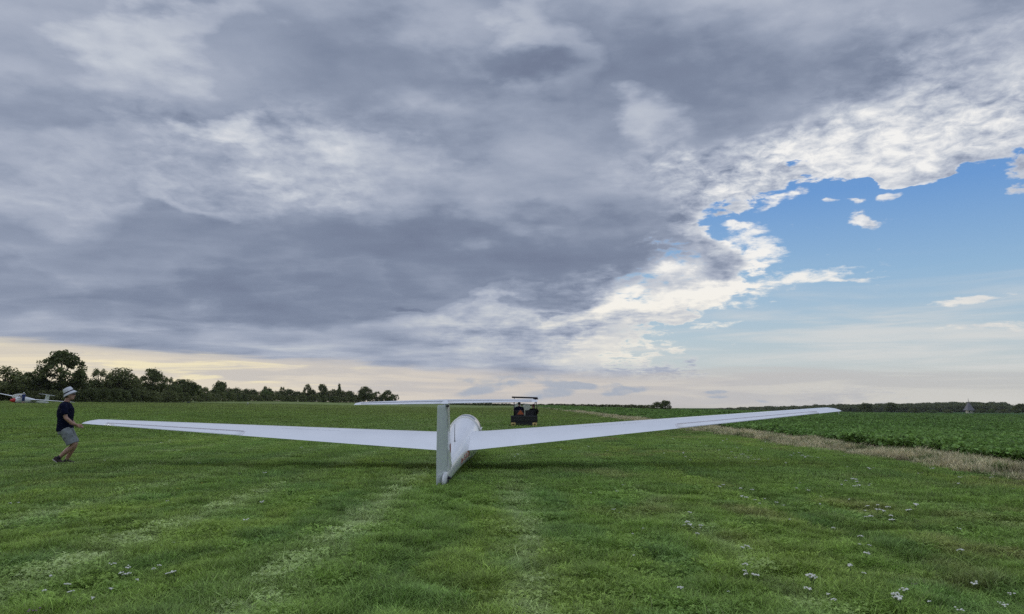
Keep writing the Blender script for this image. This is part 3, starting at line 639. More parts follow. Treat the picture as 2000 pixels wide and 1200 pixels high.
# ------------------------------------------------------------------ gliders
white = mat('gelcoat', (.84, .845, .855), .28, Coat_Weight=.35, Coat_Roughness=.12); noisy(white, 1.1, .035, 5)
fin_w = mat('rudder_fabric', (.64, .69, .66), .45); noisy(fin_w, 2.0, .05, 5)
cream = mat('canopy_frame', (.80, .79, .74), .35)
tape = mat('gap_tape', (.55, .47, .48), .6)
black = mat('black_rubber', (.015, .015, .016), .7)
darkp = mat('black_plastic', (.02, .02, .024), .45)
orange = mat('orange_lettering', (.42, .12, .06), .5)
red = noisy(mat('red_nose', (.55, .03, .03), .4), 3, .1)
def glassm(name, c=(.75, .82, .85), a=.35):
    m = bpy.data.materials.new(name); m.use_nodes = True; t = m.node_tree; t.nodes.clear(); q = G(t)
    tr = q.n('ShaderNodeBsdfTransparent'); tr.inputs[0].default_value = (*c, 1); gl = q.n('ShaderNodeBsdfGlossy'); gl.inputs['Roughness'].default_value = .05
    df = q.n('ShaderNodeBsdfTranslucent'); df.inputs[0].default_value = (.7, .72, .7, 1)
    fr = q.n('ShaderNodeFresnel'); mx = q.n('ShaderNodeMixShader'); t.links.new(fr.outputs[0], mx.inputs[0]); t.links.new(tr.outputs[0], mx.inputs[1]); t.links.new(gl.outputs[0], mx.inputs[2])
    m2 = q.n('ShaderNodeMixShader'); m2.inputs[0].default_value = a; t.links.new(mx.outputs[0], m2.inputs[1]); t.links.new(df.outputs[0], m2.inputs[2])
    o = q.n('ShaderNodeOutputMaterial'); t.links.new(m2.outputs[0], o.inputs[0]); return m
canopy_g = glassm('canopy_glass', (.35, .38, .38), .12); screen_g = glassm('windscreen_film', (.78, .80, .78), .55)
def foil(c, th=.13, n=9, camber=.025):
    """airfoil outline from trailing edge over the top to the nose and back underneath; x chordwise forward of the trailing edge"""
    up, lo = [], []
    for i in range(n+1):
        x_ = .5*(1-math.cos(math.pi*i/n)); t = th/.2*(.2969*math.sqrt(x_)-.126*x_-.3516*x_**2+.2843*x_**3-.1036*x_**4)*1.0; cmb = camber*4*x_*(1-x_)
        up.append((1-x_, cmb+t)); lo.append((1-x_, cmb-t*.75))
    up = up[::-1]; return [(a*c, b*c) for a, b in up]+[(a*c, b*c) for a, b in lo[1:-1]]
def surf(stations, n=9):
    """stations: (span x, trailing-edge y, trailing-edge z, chord, incidence, thickness)"""
    rings = []
    for (x_, y_, z_, c_, inc, th_) in stations:
        rings.append([(x_, y_+a*math.cos(inc)-b*math.sin(inc), z_+a*math.sin(inc)+b*math.cos(inc)) for a, b in foil(c_, th_, n)])
    return rings
def on_top(st, fr):                             # a spot on the upper skin, fr = share of the chord from the trailing edge
    x_, y_, z_, c_, inc, th_ = st; xx = 1-fr; t = th_/.2*(.2969*math.sqrt(xx)-.126*xx-.3516*xx**2+.2843*xx**3-.1036*xx**4)+.025*4*xx*(1-xx)
    a, b = fr*c_, t*c_; return Vector((x_, y_+a*math.cos(inc)-b*math.sin(inc), z_+a*math.sin(inc)+b*math.cos(inc)))
PROF = [(0., .022, .05, .20), (.3, .045, .05, .27), (.7, .075, .055, .36), (1.5, .125, .085, .48), (2.4, .18, .11, .60), (3.1, .235, .12, .71), (3.8, .30, .12, .83), (4.4, .345, .11, .93), (4.9, .365, .11, 1.01), (5.35, .372, .11, 1.075),
        (5.8, .37, .11, 1.10), (6.4, .355, .13, 1.075), (7.0, .32, .17, .98), (7.5, .26, .22, .86), (7.95, .18, .29, .73), (8.25, .09, .37, .61), (8.36, .02, .44, .53)]
def prof(s_):
    for a, b in zip(PROF, PROF[1:]):
        if a[0] <= s_ <= b[0]: t = (s_-a[0])/(b[0]-a[0]); return tuple(a[i]+(b[i]-a[i])*t for i in range(1, 4))
    return PROF[-1][1:]
def ring(s_, n=28, grow=0., zs=1.):
    w_, zb_, zt_ = prof(s_); zc = zb_+(zt_-zb_)*.46; out = []
    for j in range(n):
        t = 2*math.pi*j/n; cx_, sx_ = math.cos(t), math.sin(t); e = 2.25
        X = math.copysign(abs(cx_)**(2/e), cx_)*(w_+grow); Z = math.copysign(abs(sx_)**(2/e), sx_)*((zt_-zc if sx_ > 0 else zc-zb_)+grow)
        # teardrop section: narrower towards the belly
        X *= 1-.12*max(0, -sx_)-.10*max(0, sx_)**3
        out.append((X, s_, zc+Z))
    return out
def glider(loc, yaw, roll, label, rud=0., open_canopy=False, nose_red=False, group=None, lettering=True):
    root = empty('glider', loc, (0, R(roll), R(yaw))); tag(root, label, 'glider', group)
    fu = MB(); ss_ = sorted(set([p[0] for p in PROF]+[1., 2., 2.75, 3.45, 4.1, 4.65, 5.1, 5.6, 6.1, 6.7, 7.25, 7.75, 8.1]))
    if nose_red:
        fu.loft([ring(s_) for s_ in ss_ if s_ <= 7.5]); fo = fu.build('fuselage', white, root, True)
        MB().loft([ring(s_, grow=.003) for s_ in ss_ if s_ >= 7.5]).build('nose', red, root, True)
    else: fu.loft([ring(s_) for s_ in ss_]); fo = fu.build('fuselage', white, root, True)
    # canopy: glass shell over the front half, framed
    c0_, c1_ = 5.15, 7.55
    def shell(s_, g_, a0=22, a1=158, n=17):
        full = ring(s_, 72, g_); return [full[int(round(a0/5+(a1-a0)/5*i/(n-1)))] for i in range(n)]
    V = []; Fc = []; sl = [c0_+(c1_-c0_)*i/12 for i in range(13)]
    for i, s_ in enumerate(sl): V += shell(s_, .012)
    for i in range(12):
        for j in range(16): a = i*17+j; Fc.append((a, a+1, a+18, a+17))
    ce = fo if False else root
    if open_canopy:
        me = bpy.data.meshes.new('canopy'); 
        M = Matrix.Translation((.36, 0, .75)) @ Matrix.Rotation(R(80), 4, 'Y') @ Matrix.Translation((-.36, 0, -.75))
        V = [tuple(M@Vector(v)) for v in V]
    me = bpy.data.meshes.new('canopy'); me.from_pydata(V, [], Fc); co = link('canopy', me, root, canopy_g if not open_canopy else screen_g, True)
    edge_ids = [i*17 for i in range(13)]+[12*17+j for j in range(1, 17)]+[i*17+16 for i in range(11, -1, -1)]+[j for j in range(15, 0, -1)]
    fr = MB(); loop = [Vector(V[i]) for i in edge_ids]; fr.tube(loop+[loop[0]], .018 if not open_canopy else .03, 6); fr.build('canopy_frame', cream, co, True)
    if not open_canopy:
        # solid turtle deck rim behind the canopy and dark cockpit rail showing at its right side
        b = MB(); b.tube([Vector(p) for p in shell(5.12, .006)], [.016]*17, 6); b.build('canopy_rim', cream, root, True)
    wings = {}
    for sgn, nm in ((-1, 'left'), (1, 'right')):
        st = []
        for x_, te, c_, th_ in ((.08, 2.96, 1.55, .155), (.30, 2.98, 1.52, .155), (.6, 3.02, 1.46, .15), (2.5, 3.28, 1.24, .15), (5.2, 3.70, .93, .14), (7.2, 4.02, .68, .13), (8.15, 4.17, .55, .12), (8.38, 4.20, .52, .11), (8.50, 4.21, .36, .10), (8.54, 4.22, .22, .09)):
            x_ = x_*.975 if x_ > 1 else x_; st.append((sgn*x_, te, .43+math.tan(R(4.5))*(x_-.26), c_, R(9.3-1.5*x_/8.5), th_))
        rings = surf(st); w = MB().loft(rings).build('wing', white, root, True)
        try: w.data.set_sharp_from_angle(angle=R(50))
        except Exception: pass
        wings[sgn] = w
        # aileron: gap line on the upper skin and its own raised panel
        def sta(x_):
            for a, b in zip(st, st[1:]):
                if abs(a[0]) <= x_ <= abs(b[0]): t = (x_-abs(a[0]))/(abs(b[0])-abs(a[0])); return tuple(a[i]+(b[i]-a[i])*t for i in range(6))
        xs_ = [4.62+(7.8-4.62)*i/10 for i in range(11)]
        V, Fc = [], []
        for x_ in xs_:
            s0 = sta(x_)
            for k in range(5): V.append(on_top(s0, .005+.205*k/4)+Vector((0, 0, .0035)))
        for i in range(10):
            for k in range(4): a = i*5+k; Fc.append((a, a+1, a+6, a+5))
        me = bpy.data.meshes.new('aileron'); me.from_pydata([tuple(v) for v in V], [], Fc); al = link('aileron', me, w, white, True)
        sol = al.modifiers.new('t', 'SOLIDIFY'); sol.thickness = .003; sol.offset = -1
        gp = MB(); ln = [on_top(sta(x_), .225)+Vector((0, 0, .004)) for x_ in xs_]
        gp.tube(ln, .0052, 5, flat=.6); gp.tube([on_top(sta(4.59), .225-.22*k/5)+Vector((0, 0, .003)) for k in range(6)], .0035, 4); gp.build('hinge_tape', tape, w)
        # wing root fairing blends wing and hull
        tp = MB()
        if sgn > 0: tp.tube([Vector((sgn*8.29, 4.34, st[-1][2]+.02)), Vector((sgn*8.30, 4.36, st[-1][2]-.02)), Vector((sgn*8.31, 4.34, st[-1][2]-.07))], [.025, .02, .01], 6, flat=.5); (tp.build('tip_skid', white, w, True) if sgn > 0 else None)
        # airbrake outline
        ab = MB(); a0, a1 = sta(2.6), sta(3.9)
        p = [on_top(a0, .55), on_top(a1, .55), on_top(a1, .535), on_top(a0, .535)]
        ab.tube([x_+Vector((0, 0, .001)) for x_ in (p[0], p[1], p[2], p[3], p[0])], .0016, 4); ab.build('airbrake_cap', white, w)
    # fin
    def vsec(y0, y1, z, th_, n=8, tw=0.):
        pts = []; c_ = y1-y0
        for i in range(n+1):
            x_ = .5*(1-math.cos(math.pi*i/n)); t = th_/.2*(.2969*math.sqrt(x_)-.126*x_-.3516*x_**2+.2843*x_**3-.1036*x_**4)*c_; pts.append((y1-x_*c_, t))
        r_ = [(t, y_, z) for y_, t in pts]+[(-t, y_, z) for y_, t in pts[-2:0:-1]]; return r_
    fb = MB(); levels = [(.10, .34, 1.02, .10), (.30, .34, 1.22, .12), (.38, .34, 1.12, .11), (.6, .34, 1.03, .105), (1.0, .34, .95, .115), (1.33, .34, .90, .12)]
    rr_ = []
    for z_, y0, y1, th_ in levels:
        full = vsec(y0-.36*(1-.2*z_), y1, z_, th_); rr_.append([(a, max(b, y0), c) for a, b, c in full])
    fb.loft(rr_); fi = fb.build('fin', fin_w if False else white, root, True)
    try: fi.data.set_sharp_from_angle(angle=R(40))
    except Exception: pass
    # rudder, swung about its hinge
    rb = MB(); rr_ = []
    for z_, c_, t_ in ((.02, .335, .028), (.06, .345, .034), (.5, .335, .044), (1.0, .31, .044), (1.30, .295, .04), (1.345, .27, .03)):
        r_ = []
        for (a, b) in ((t_, 0), (t_*1.05, -.06), (t_*.6, -c_*.6), (.004, -c_), (-.004, -c_), (-t_*.6, -c_*.6), (-t_*1.05, -.06), (-t_, 0)):
            ca, sa = math.cos(rud), math.sin(rud); r_.append((a*ca+b*sa, .345+b*ca-a*sa, z_))
        rr_.append(r_)
    rb.loft(rr_); ro = rb.build('rudder', fin_w, root, False, bevel=.004)
    # tailplane with elevator
    ts = [(x_, (.50 if abs(x_) < 1.5 else .60)-.20+abs(x_)*.07, 1.365+.004*abs(x_), c_, R(5.5), .10) for x_, c_ in ((-1.56, .22), (-1.5, .33), (-.8, .45), (0, .54), (.8, .45), (1.5, .33), (1.56, .22))]
    tl = MB().loft(surf(ts, 7)).build('tailplane', white, root, True)
    try: tl.data.set_sharp_from_angle(angle=R(50))
    except Exception: pass
    for sgn in (-1, 1):
        ee = MB()
        for part in (0,):
            V, Fc = [], []
            for x_ in [.06+1.40*i/6 for i in range(7)]:
                def sx(x_):
                    for a, b in zip(ts, ts[1:]):
                        if a[0] <= x_ <= b[0]: t = (x_-a[0])/(b[0]-a[0]); return tuple(a[i]+(b[i]-a[i])*t for i in range(6))
                s0 = sx(sgn*x_)
                for k in range(4): V.append(on_top(s0, .005+.27*k/3)+Vector((0, 0, .003)))
            for i in range(6):
                for k in range(3): a = i*4+k; Fc.append((a, a+1, a+5, a+4))
        me = bpy.data.meshes.new('elevator'); me.from_pydata([tuple(v) for v in V], [], Fc); eo = link('elevator', me, tl, white, True); so = eo.modifiers.new('t', 'SOLIDIFY'); so.thickness = .003; so.offset = -1
        gp = MB(); gp.tube([on_top(sx(sgn*(.04+1.42*i/8)), .30)+Vector((0, 0, .003)) for i in range(9)], .005, 5, flat=.6); gp.build('hinge_gap', mat('grey_gap', (.22, .23, .26), .6), tl)
    bl = MB(); bl.ell((0, .62, 1.36), (.055, .33, .045), 12, 9); bl.build('fin_cap', white, root, True)
    # hinge gap and small parts of the tail
    gpm = MB(); gpm.tube([(.047, .338, .34), (.05, .338, .8), (.045, .338, 1.32)], .006, 5); gpm.build('rudder_gap', mat('gap_grey', (.54, .58, .57), .6), root)
    t_ = MB(); t_.box((.055, .30, 1.325), (.035, .07, .04)); t_.build('elevator_link', darkp, root, bevel=.004)
    t_ = MB(); t_.tube([(.045, .34, .16), (.075, .30, .15), (.10, .24, .145)], [.022, .026, .016], 8); t_.tube([(.05, .33, .15), (.052, .31, .08), (.05, .3, .03)], .010, 6); t_.build('tail_cable', darkp, root, True)
    t_ = MB(); t_.tube([(-.03, .42, .07), (.03, .42, .07)], .07, 18); wh = t_.build('tail_wheel', black, root, True)
    t_ = MB(); t_.tube([(-.06, 5.0, .19), (-.045, 5.0, .19), (.045, 5.0, .19), (.06, 5.0, .19)], [.17, .19, .19, .17], 24); wh = t_.build('main_wheel', black, root, True)
    t_ = MB(); t_.tube([(-.066, 5.0, .19), (.066, 5.0, .19)], .075, 18); t_.build('rim', mat('alloy', (.5, .5, .5), .35, Metallic=1.), wh)
    t_ = MB(); t_.tube([(-.04, 7.2, .15), (.04, 7.2, .15)], .13, 18); t_.build('nose_wheel', black, root, True)
    w_, zb_, zt_ = prof(2.7); t_ = MB(); t_.tube([(-.02, 2.6, zt_-.03), (-.02, 2.62, zt_+.2), (-.02, 2.64, zt_+.32)], [.008, .006, .004], 6); t_.ell((-.02, 2.6, zt_-.01), (.02, .03, .012), 10, 5); t_.build('antenna', mat('antenna_grey', (.12, .13, .15), .5), root, True)
    if lettering:
        # letter-like orange strokes on both sides of the tail boom, following the skin
        lt = MB()
        def side(s_, f, sg):                    # f: -1 belly .. 1 top
            w2, b2, t2 = prof(s_); zc = b2+(t2-b2)*.46; hh = (t2-b2)*.5; return Vector((sg*(w2*(1-abs(f)**2.4)**(1/2.4)*(1-.12*max(0, -f))+.004), s_, zc+f*hh))
        glyphs = {'D': [[(0, -1), (0, 1), (.7, .7), (.8, 0), (.7, -.7), (0, -1)]], '-': [[(.1, 0), (.7, 0)]], '1': [[(.2, .6), (.5, 1), (.5, -1)]], '7': [[(0, 1), (.8, 1), (.3, -1)]], '5': [[(.8, 1), (0, 1), (0, .1), (.7, .1), (.8, -.5), (.5, -1), (0, -1)]], '0': [[(.1, -1), (0, 0), (.1, 1), (.7, 1), (.8, 0), (.7, -1), (.1, -1)]]}
        for sg in (-1, 1):
            pos = 2.0
            for chh in 'D-5175':
                for st_ in glyphs[chh]:
                    pts = []
                    for a, b in zip(st_, st_[1:]):
                        for k in range(5): t = k/4; u = a[0]+(b[0]-a[0])*t; v = a[1]+(b[1]-a[1])*t; pts.append(side(pos+u*.15, -.05+v*.20, sg))
                    lt.tube(pts, .020, 5, flat=.25) if False else lt.tube(pts, .006, 6)
                pos += .20
        lt.build('registration', orange, root)
        lt = MB(); fx = lambda y_, z_: Vector((.0535 if y_ > .45 else .05, y_, z_))
        for st_ in ([(.66, .52), (.66, .68), (.74, .52), (.74, .68)], [(.78, .52), (.83, .68), (.88, .52)]):
            lt.tube([Vector((.047, a, b)) for a, b in st_], .008, 6)
        lt.build('fin_marking', orange, root)
    if open_canopy:
        t_ = MB(); t_.box((0, 6.4, .78), (.5, 1.5, .25)); t_.build('cockpit', darkp, root, bevel=.03)
    return root
glx = at(868, 800, 12.2).x
G1 = glider((glx, 12.15, hz(glx, 12.4)), -.2, -.93, 'large white T-tail glider seen from behind, left wing tip held by the man in shorts', rud=R(19))
# the glider parked in front of the left trees, nose to the left and towards us, left wing down
pf = gnd(50, 788.5)
pf = Vector((at(50, 788, 112).x, 112, 0)); 
yaw2 = 176.5
cs, sn = math.cos(R(yaw2)), math.sin(R(yaw2))
ox, oy = pf.x-(-sn*5.), pf.y-(cs*5.)
zz = hz(pf.x, pf.y)
G2 = glider((ox, oy, zz), yaw2, -7.0, 'small distant white glider with red nose and open canopy in front of the left trees', nose_red=True, open_canopy=True, lettering=False); G2.scale = (.86, 1, 1)
# ------------------------------------------------------------------ people
skin = noisy(mat('skin', (.42, .24, .17), .55), 14, .08)
def cloth(name, c, amt=.15, sc=9): return noisy(mat(name, c, .9, Specular_IOR_Level=.1), sc, amt, 5, bump=.35)
navy = cloth('navy_cotton', (.006, .008, .024)); greyc = cloth('grey_cotton', (.25, .27, .28), .2); blackc = cloth('black_cotton', (.010, .010, .012)); hatw = cloth('white_cotton', (.62, .63, .66), .08)
hair_m = noisy(mat('hair', (.03, .02, .014), .8), 20, .4); brown_shoe = mat('shoe', (.05, .025, .03), .7); sole_m = mat('sole', (.6, .55, .52), .7); bluec = cloth('blue_cotton', (.03, .05, .14))
def hand(b, wrist, dirv, palm, L=.18, curl=1.0, thumb=1):
    """five-fingered hand: dirv points to the fingers, palm is the palm's facing"""
    d = Vector(dirv).normalized(); p = Vector(palm); p = (p-d*p.dot(d)).normalized(); s_ = d.cross(p)*thumb; w = Vector(wrist)
    b.tube([w, w+d*L*.22, w+d*L*.50], [(.026, .022), (.040, .020), (.042, .018)], 10)
    for k, (off, ln) in enumerate(((-.030, .42), (-.010, .48), (.010, .45), (.029, .36))):
        base = w+d*L*.44+s_*off; a1 = base+d*L*ln*.42+p*curl*.012; a2 = a1+(d*(1-.45*curl)+p*.75*curl).normalized()*L*ln*.34; a3 = a2+(d*(1-1.0*curl)+p*1.0*curl).normalized()*L*ln*.28
        b.tube([base, a1, a2, a3], [.010, .0095, .0088, .0075], 7)
    b.tube([w+d*L*.12-s_*.028, w+d*L*.30-s_*.055+p*.012, w+d*L*.46-s_*.060+p*.03*curl], [.013, .011, .009], 7)
def head(b, c, face, up=(0, 0, 1), r=.105):
    f = Vector(face).normalized(); u = Vector(up); u = (u-f*u.dot(f)).normalized(); s_ = f.cross(u); c = Vector(c)
    q_ = Matrix((s_, f, u)).transposed().to_euler()
    b.ell(c+u*.015, (r*.74, r*.95, r*1.02), 16, 11, rot=q_); b.ell(c+f*.018-u*.055, (r*.58, r*.72, r*.62), 14, 9, rot=q_)
    b.ell(c+f*.072-u*.088, (.026, .022, .02), 10, 7, rot=q_)                                  # chin
    b.tube([c+f*.088+u*.012, c+f*.112-u*.022, c+f*.096-u*.034], [.009, .015, .012], 7)         # nose
    b.ell(c+f*.088-u*.055, (.024, .012, .011), 9, 5, rot=q_)                                   # lips
    for sg in (-1, 1):
        b.ell(c+s_*sg*r*.76-u*.012-f*.008, (.011, .026, .033), 9, 6, rot=q_); b.ell(c+s_*sg*.03+f*.078+u*.026, (.020, .014, .008), 8, 5, rot=q_)
    return f, u, s_, q_
# the walking man; local frame: +X is the way he walks, metres, ground at 0
def walking_man():
    foot = at(128, 895, 17.1); z0 = hz(foot.x, foot.y)-.02
    org = Vector((at(128, 880, 17.1).x, 17.1, z0)); root = empty('person', org, (0, 0, R(18)))
    tag(root, 'man in white bucket hat, navy T-shirt and grey shorts walking with the left wing tip', 'person')
    V_ = Vector; N_, FAR = -1, 1                 # near side is -y (his right)
    neck = V_((-.075, 0, 1.40)); ch_ = V_((-.06, 0, 1.22)); wa = V_((-.05, 0, .98)); pel = V_((-.02, 0, .83)); hd = V_((0.0, 0, 1.575))
    b = MB()
    b.tube([pel-V_((0, 0, .08)), pel, wa, ch_, neck-V_((0, 0, .03)), neck], [(.10, .14), (.125, .17), (.12, .155), (.135, .19), (.09, .16), (.055, .06)], 16)
    b.tube([neck-V_((0, 0, .04)), hd-V_((.02, 0, .07))], [.062, .056], 12)
    f, u, s_, q_ = head(b, hd, (1, -.05, .05))
    b.tube([V_((-.06, -.17, 1.345)), V_((-.065, -.215, 1.30)), V_((.02, -.26, 1.05)), V_((.05, -.262, 1.03)), V_((.15, -.235, .93)), V_((.235, -.19, .90))], [.06, .056, .043, .043, .040, .026], 12)
    hand(b, V_((.235, -.19, .90)), (.95, .25, -.25), (.1, .5, -.8), .19, .9)
    b.tube([V_((-.06, .17, 1.345)), V_((-.06, .215, 1.30)), V_((-.02, .25, 1.06)), V_((-.01, .25, 1.04)), V_((.08, .20, .92)), V_((.14, .12, .88))], [.06, .056, .043, .043, .040, .026], 12)
    hand(b, V_((.14, .12, .88)), (.95, -.2, -.1), (.1, -.5, -.8), .19, .9, -1)
    # near (right) leg: knee forward, shin trailing, heel lifted
    b.tube([V_((-.02, -.09, .82)), V_((.09, -.10, .62)), V_((.175, -.10, .455)), V_((.165, -.10, .42)), V_((.06, -.10, .33)), V_((-.08, -.10, .19)), V_((-.11, -.10, .15))], [.10, .085, .062, .060, .062, .038, .036], 14)
    b.tube([V_((-.13, -.10, .16)), V_((-.07, -.10, .085)), V_((0, -.10, .035))], [(.045, .036), (.04, .038), (.022, .036)], 10)
    # far leg: planted further on
    b.tube([V_((-.02, .09, .82)), V_((.10, .10, .62)), V_((.16, .10, .46)), V_((.15, .10, .42)), V_((.09, .10, .30)), V_((.02, .10, .13)), V_((.01, .10, .09))], [.10, .085, .062, .060, .060, .038, .036], 14)
    b.tube([V_((-.03, .10, .045)), V_((.06, .10, .05)), V_((.19, .10, .03))], [(.04, .036), (.04, .042), (.022, .04)], 10)
    b.build('body', skin, root, remesh=.010)
    # shirt
    s1 = MB(); s1.tube([V_((-.045, 0, .765)), V_((-.05, 0, .86)), wa, V_((-.06, 0, 1.12)), ch_+V_((0, 0, .04)), V_((-.07, 0, 1.36)), V_((-.075, 0, 1.41))],
                       [(.170, .205), (.168, .20), (.162, .19), (.168, .205), (.165, .215), (.115, .19), (.072, .085)], 20)
    for sg in (-1, 1):
        s1.tube([V_((-.065, sg*.13, 1.345)), V_((-.065, sg*.205, 1.325)), V_((-.03, sg*.25, 1.22)), V_((.0, sg*.265, 1.135))], [.085, .088, .078, .076], 14)
    s1.tube([V_((-.065, -.1, 1.33)), V_((-.065, .1, 1.33))], .10, 14)
    s1.build('t_shirt', navy, root, remesh=.012, folds=.035)
    # shorts
    s2 = MB(); s2.tube([V_((-.045, 0, .90)), V_((-.035, 0, .80)), V_((-.02, 0, .70))], [(.145, .18), (.160, .195), (.150, .19)], 20)
    s2.tube([V_((-.03, -.085, .80)), V_((.04, -.10, .66)), V_((.11, -.105, .53)), V_((.135, -.105, .475))], [.125, .118, .108, .108], 16)
    s2.tube([V_((-.03, .085, .80)), V_((.05, .10, .66)), V_((.12, .105, .54)), V_((.14, .105, .48))], [.125, .118, .108, .108], 16)
    s2.build('shorts', greyc, root, remesh=.012, folds=.03)
    # shoes
    for off, pts in ((-.10, [(-.19, .175), (-.13, .13), (-.06, .07), (.01, .025)]), (.10, [(-.07, .05), (0, .055), (.09, .05), (.20, .035)])):
        sh = MB(); sh.tube([V_((a, off, c)) for a, c in pts], [(.04, .040), (.058, .046), (.048, .048), (.024, .042)], 12); so = sh.build('shoe', brown_shoe, root, remesh=.009)
        d_ = (V_((pts[-1][0], 0, pts[-1][1]))-V_((pts[0][0], 0, pts[0][1]))).normalized(); nrm = V_((d_.z, 0, -d_.x)); nrm = nrm if nrm.z < 0 else -nrm
        so2 = MB(); so2.tube([V_((a, off, c))+nrm*.045 for a, c in pts], [(.012, .036), (.013, .044), (.013, .046), (.012, .036)], 10); so2.build('sole', sole_m, so, True)
    for off, p0, p1 in ((-.10, (-.07, .195), (-.115, .155)), (.10, (.02, .12), (.01, .07))):
        sk = MB(); sk.tube([V_((p0[0], off, p0[1])), V_((p1[0], off, p1[1]))], [.047, .05], 12); sk.build('sock', mat('sock', (.03, .02, .03), .9), root, True)
    # bucket hat tilted forward-down at the back, band, hair, sunglasses
    tilt = R(-29); M = Matrix.Translation(hd+V_((-.012, 0, .05))) @ Matrix.Rotation(tilt, 4, 'Y')
    def rg(z, r, n=24): return [tuple(M@V_((math.cos(2*math.pi*j/n)*r*.98, math.sin(2*math.pi*j/n)*r*.92, z))) for j in range(n)]
    h_ = MB(); h_.loft([rg(-.045, .152), rg(-.035, .150), rg(.012, .113), rg(.03, .108), rg(.098, .100), rg(.122, .084), rg(.130, .05), rg(.132, .01)], True); ho = h_.build('bucket_hat', hatw, root, True)
    h_ = MB(); h_.loft([rg(.012, .1165), rg(.014, .1175), rg(.034, .1105), rg(.036, .109)], False); h_.build('hat_band', navy, ho, True)
    h_ = MB(); h_.ell(hd+V_((-.03, 0, .0)), (.088, .080, .085), 14, 9); h_.build('hair', hair_m, root, True)
    h_ = MB(); h_.tube([hd+V_((-.01, -.085, .028)), hd+V_((.06, -.075, .027)), hd+V_((.10, -.035, .024)), hd+V_((.108, 0, .022)), hd+V_((.10, .035, .024)), hd+V_((.06, .075, .027))], [.005, .007, .017, .007, .017, .006], 8); h_.build('sunglasses', darkp, root, True)
    return root
man = walking_man()
def seated(loc, rz, label, shirt, cap, face=(0, 1, 0), lean=0., legs=True, scale=1., arm=((.30, .34, .62), (.22, .38, .66))):
    """seated person, local +Y is forward, seat height at z 0"""
    root = empty('person', loc, (0, 0, rz)); root.scale = (scale,)*3; tag(root, label, 'person'); V_ = Vector; b = MB(); lx = lean
    b.tube([V_((0, 0, .02)), V_((0, 0, .12)), V_((lx*.4, -.02, .34)), V_((lx*.8, -.01, .50)), V_((lx, 0, .58))], [(.17, .12), (.17, .12), (.19, .13), (.17, .10), (.06, .055)], 14)
    hd = V_((lx*1.15, .03, .72)); b.tube([V_((lx, 0, .55)), hd-V_((0, .02, .06))], .055, 10); f, u, s_, q_ = head(b, hd, face)
    for sg, aa in ((-1, arm[0]), (1, arm[1])):
        el = V_((sg*.27+lx*.5, .06, .30)); hn = V_((sg*aa[0], aa[1], aa[2]-.30))
        b.tube([V_((sg*.17+lx, 0, .52)), V_((sg*.22+lx, .0, .47)), el, hn], [.06, .055, .042, .028], 10); hand(b, hn, (hn-el), (0, 0, -1), .18, .8, sg)
    for sg in (-1, 1):
        b.tube([V_((sg*.09, 0, .07)), V_((sg*.11, .40, .10)), V_((sg*.11, .44, .06)), V_((sg*.11, .46, -.34))], [.09, .068, .06, .042], 10)
        b.tube([V_((sg*.11, .42, -.36)), V_((sg*.11, .52, -.385)), V_((sg*.11, .64, -.40))], [(.04, .035), (.04, .04), (.03, .02)], 8)
    b.build('body', skin, root, remesh=.018)
    s1 = MB(); s1.tube([V_((0, 0, .03)), V_((0, 0, .14)), V_((lx*.4, -.02, .34)), V_((lx*.8, -.01, .49)), V_((lx, 0, .58))], [(.20, .15), (.20, .15), (.215, .155), (.185, .12), (.08, .075)], 16)
    for sg in (-1, 1): s1.tube([V_((sg*.13+lx, 0, .51)), V_((sg*.215+lx, 0, .47)), V_((sg*.26+lx*.6, .04, .34))], [.078, .075, .065], 12)
    s1.build('shirt', shirt, root, remesh=.02)
    s2 = MB(); s2.tube([V_((0, -.02, .07)), V_((0, .06, .07))], [(.19, .13), (.19, .12)], 12)
    for sg in (-1, 1): s2.tube([V_((sg*.09, .02, .07)), V_((sg*.11, .40, .10)), V_((sg*.11, .45, .04)), V_((sg*.11, .46, -.30))], [.105, .085, .075, .06], 10)
    s2.build('trousers', blackc, root, remesh=.02)
    h_ = MB(); h_.ell(hd+V_((0, -.01, .03)), (.092, .105, .095), 14, 9)
    if cap != 'hair': h_.ell(hd+f*.11+V_((0, 0, .055)), (.07, .07, .012), 12, 5)
    h_.build('cap' if cap != 'hair' else 'hair', {'cap': mat('cap_dark', (.02, .018, .02), .8), 'red': mat('cap_red', (.10, .015, .02), .8), 'hair': hair_m, 'white': hatw}[cap], root, True)
    return root

# ------------------------------------------------------------------ utility cart towing the glider
CD = 43.5; kx = CD/F*1.0
cc_ = at(1024, 832, CD); cz = hz(cc_.x, CD)
cart = empty('utility_vehicle', (cc_.x, CD, cz)); tag(cart, 'black open utility cart with roof and orange triangle driving ahead of the glider', 'utility vehicle')
def cp(px, py): v = at(px, py, CD); return v.x-cc_.x, v.z-cz
body_b = noisy(mat('cart_black', (.012, .013, .016), .5), 4, .3); yellow = mat('lamp_yellow', (.75, .55, .22), .45)
x0, _ = cp(997.5, 800); x1, _ = cp(1050, 800); _, zt = cp(1000, 812.5); _, zb2 = cp(1000, 824.5)
b = MB(); w_ = x1-x0; xm = (x0+x1)/2
b.box((xm, .03, (zt+zb2)/2), (w_, .05, zt-zb2)); b.box((x0+.03, .6, (zt+zb2)/2), (.05, 1.1, zt-zb2)); b.box((x1-.03, .6, (zt+zb2)/2), (.05, 1.1, zt-zb2)); b.box((xm, 1.17, (zt+zb2)/2), (w_, .05, zt-zb2)); b.box((xm, .6, zb2+.03), (w_-.1, 1.1, .05))
b.build('cargo_bed', body_b, cart, bevel=.012)
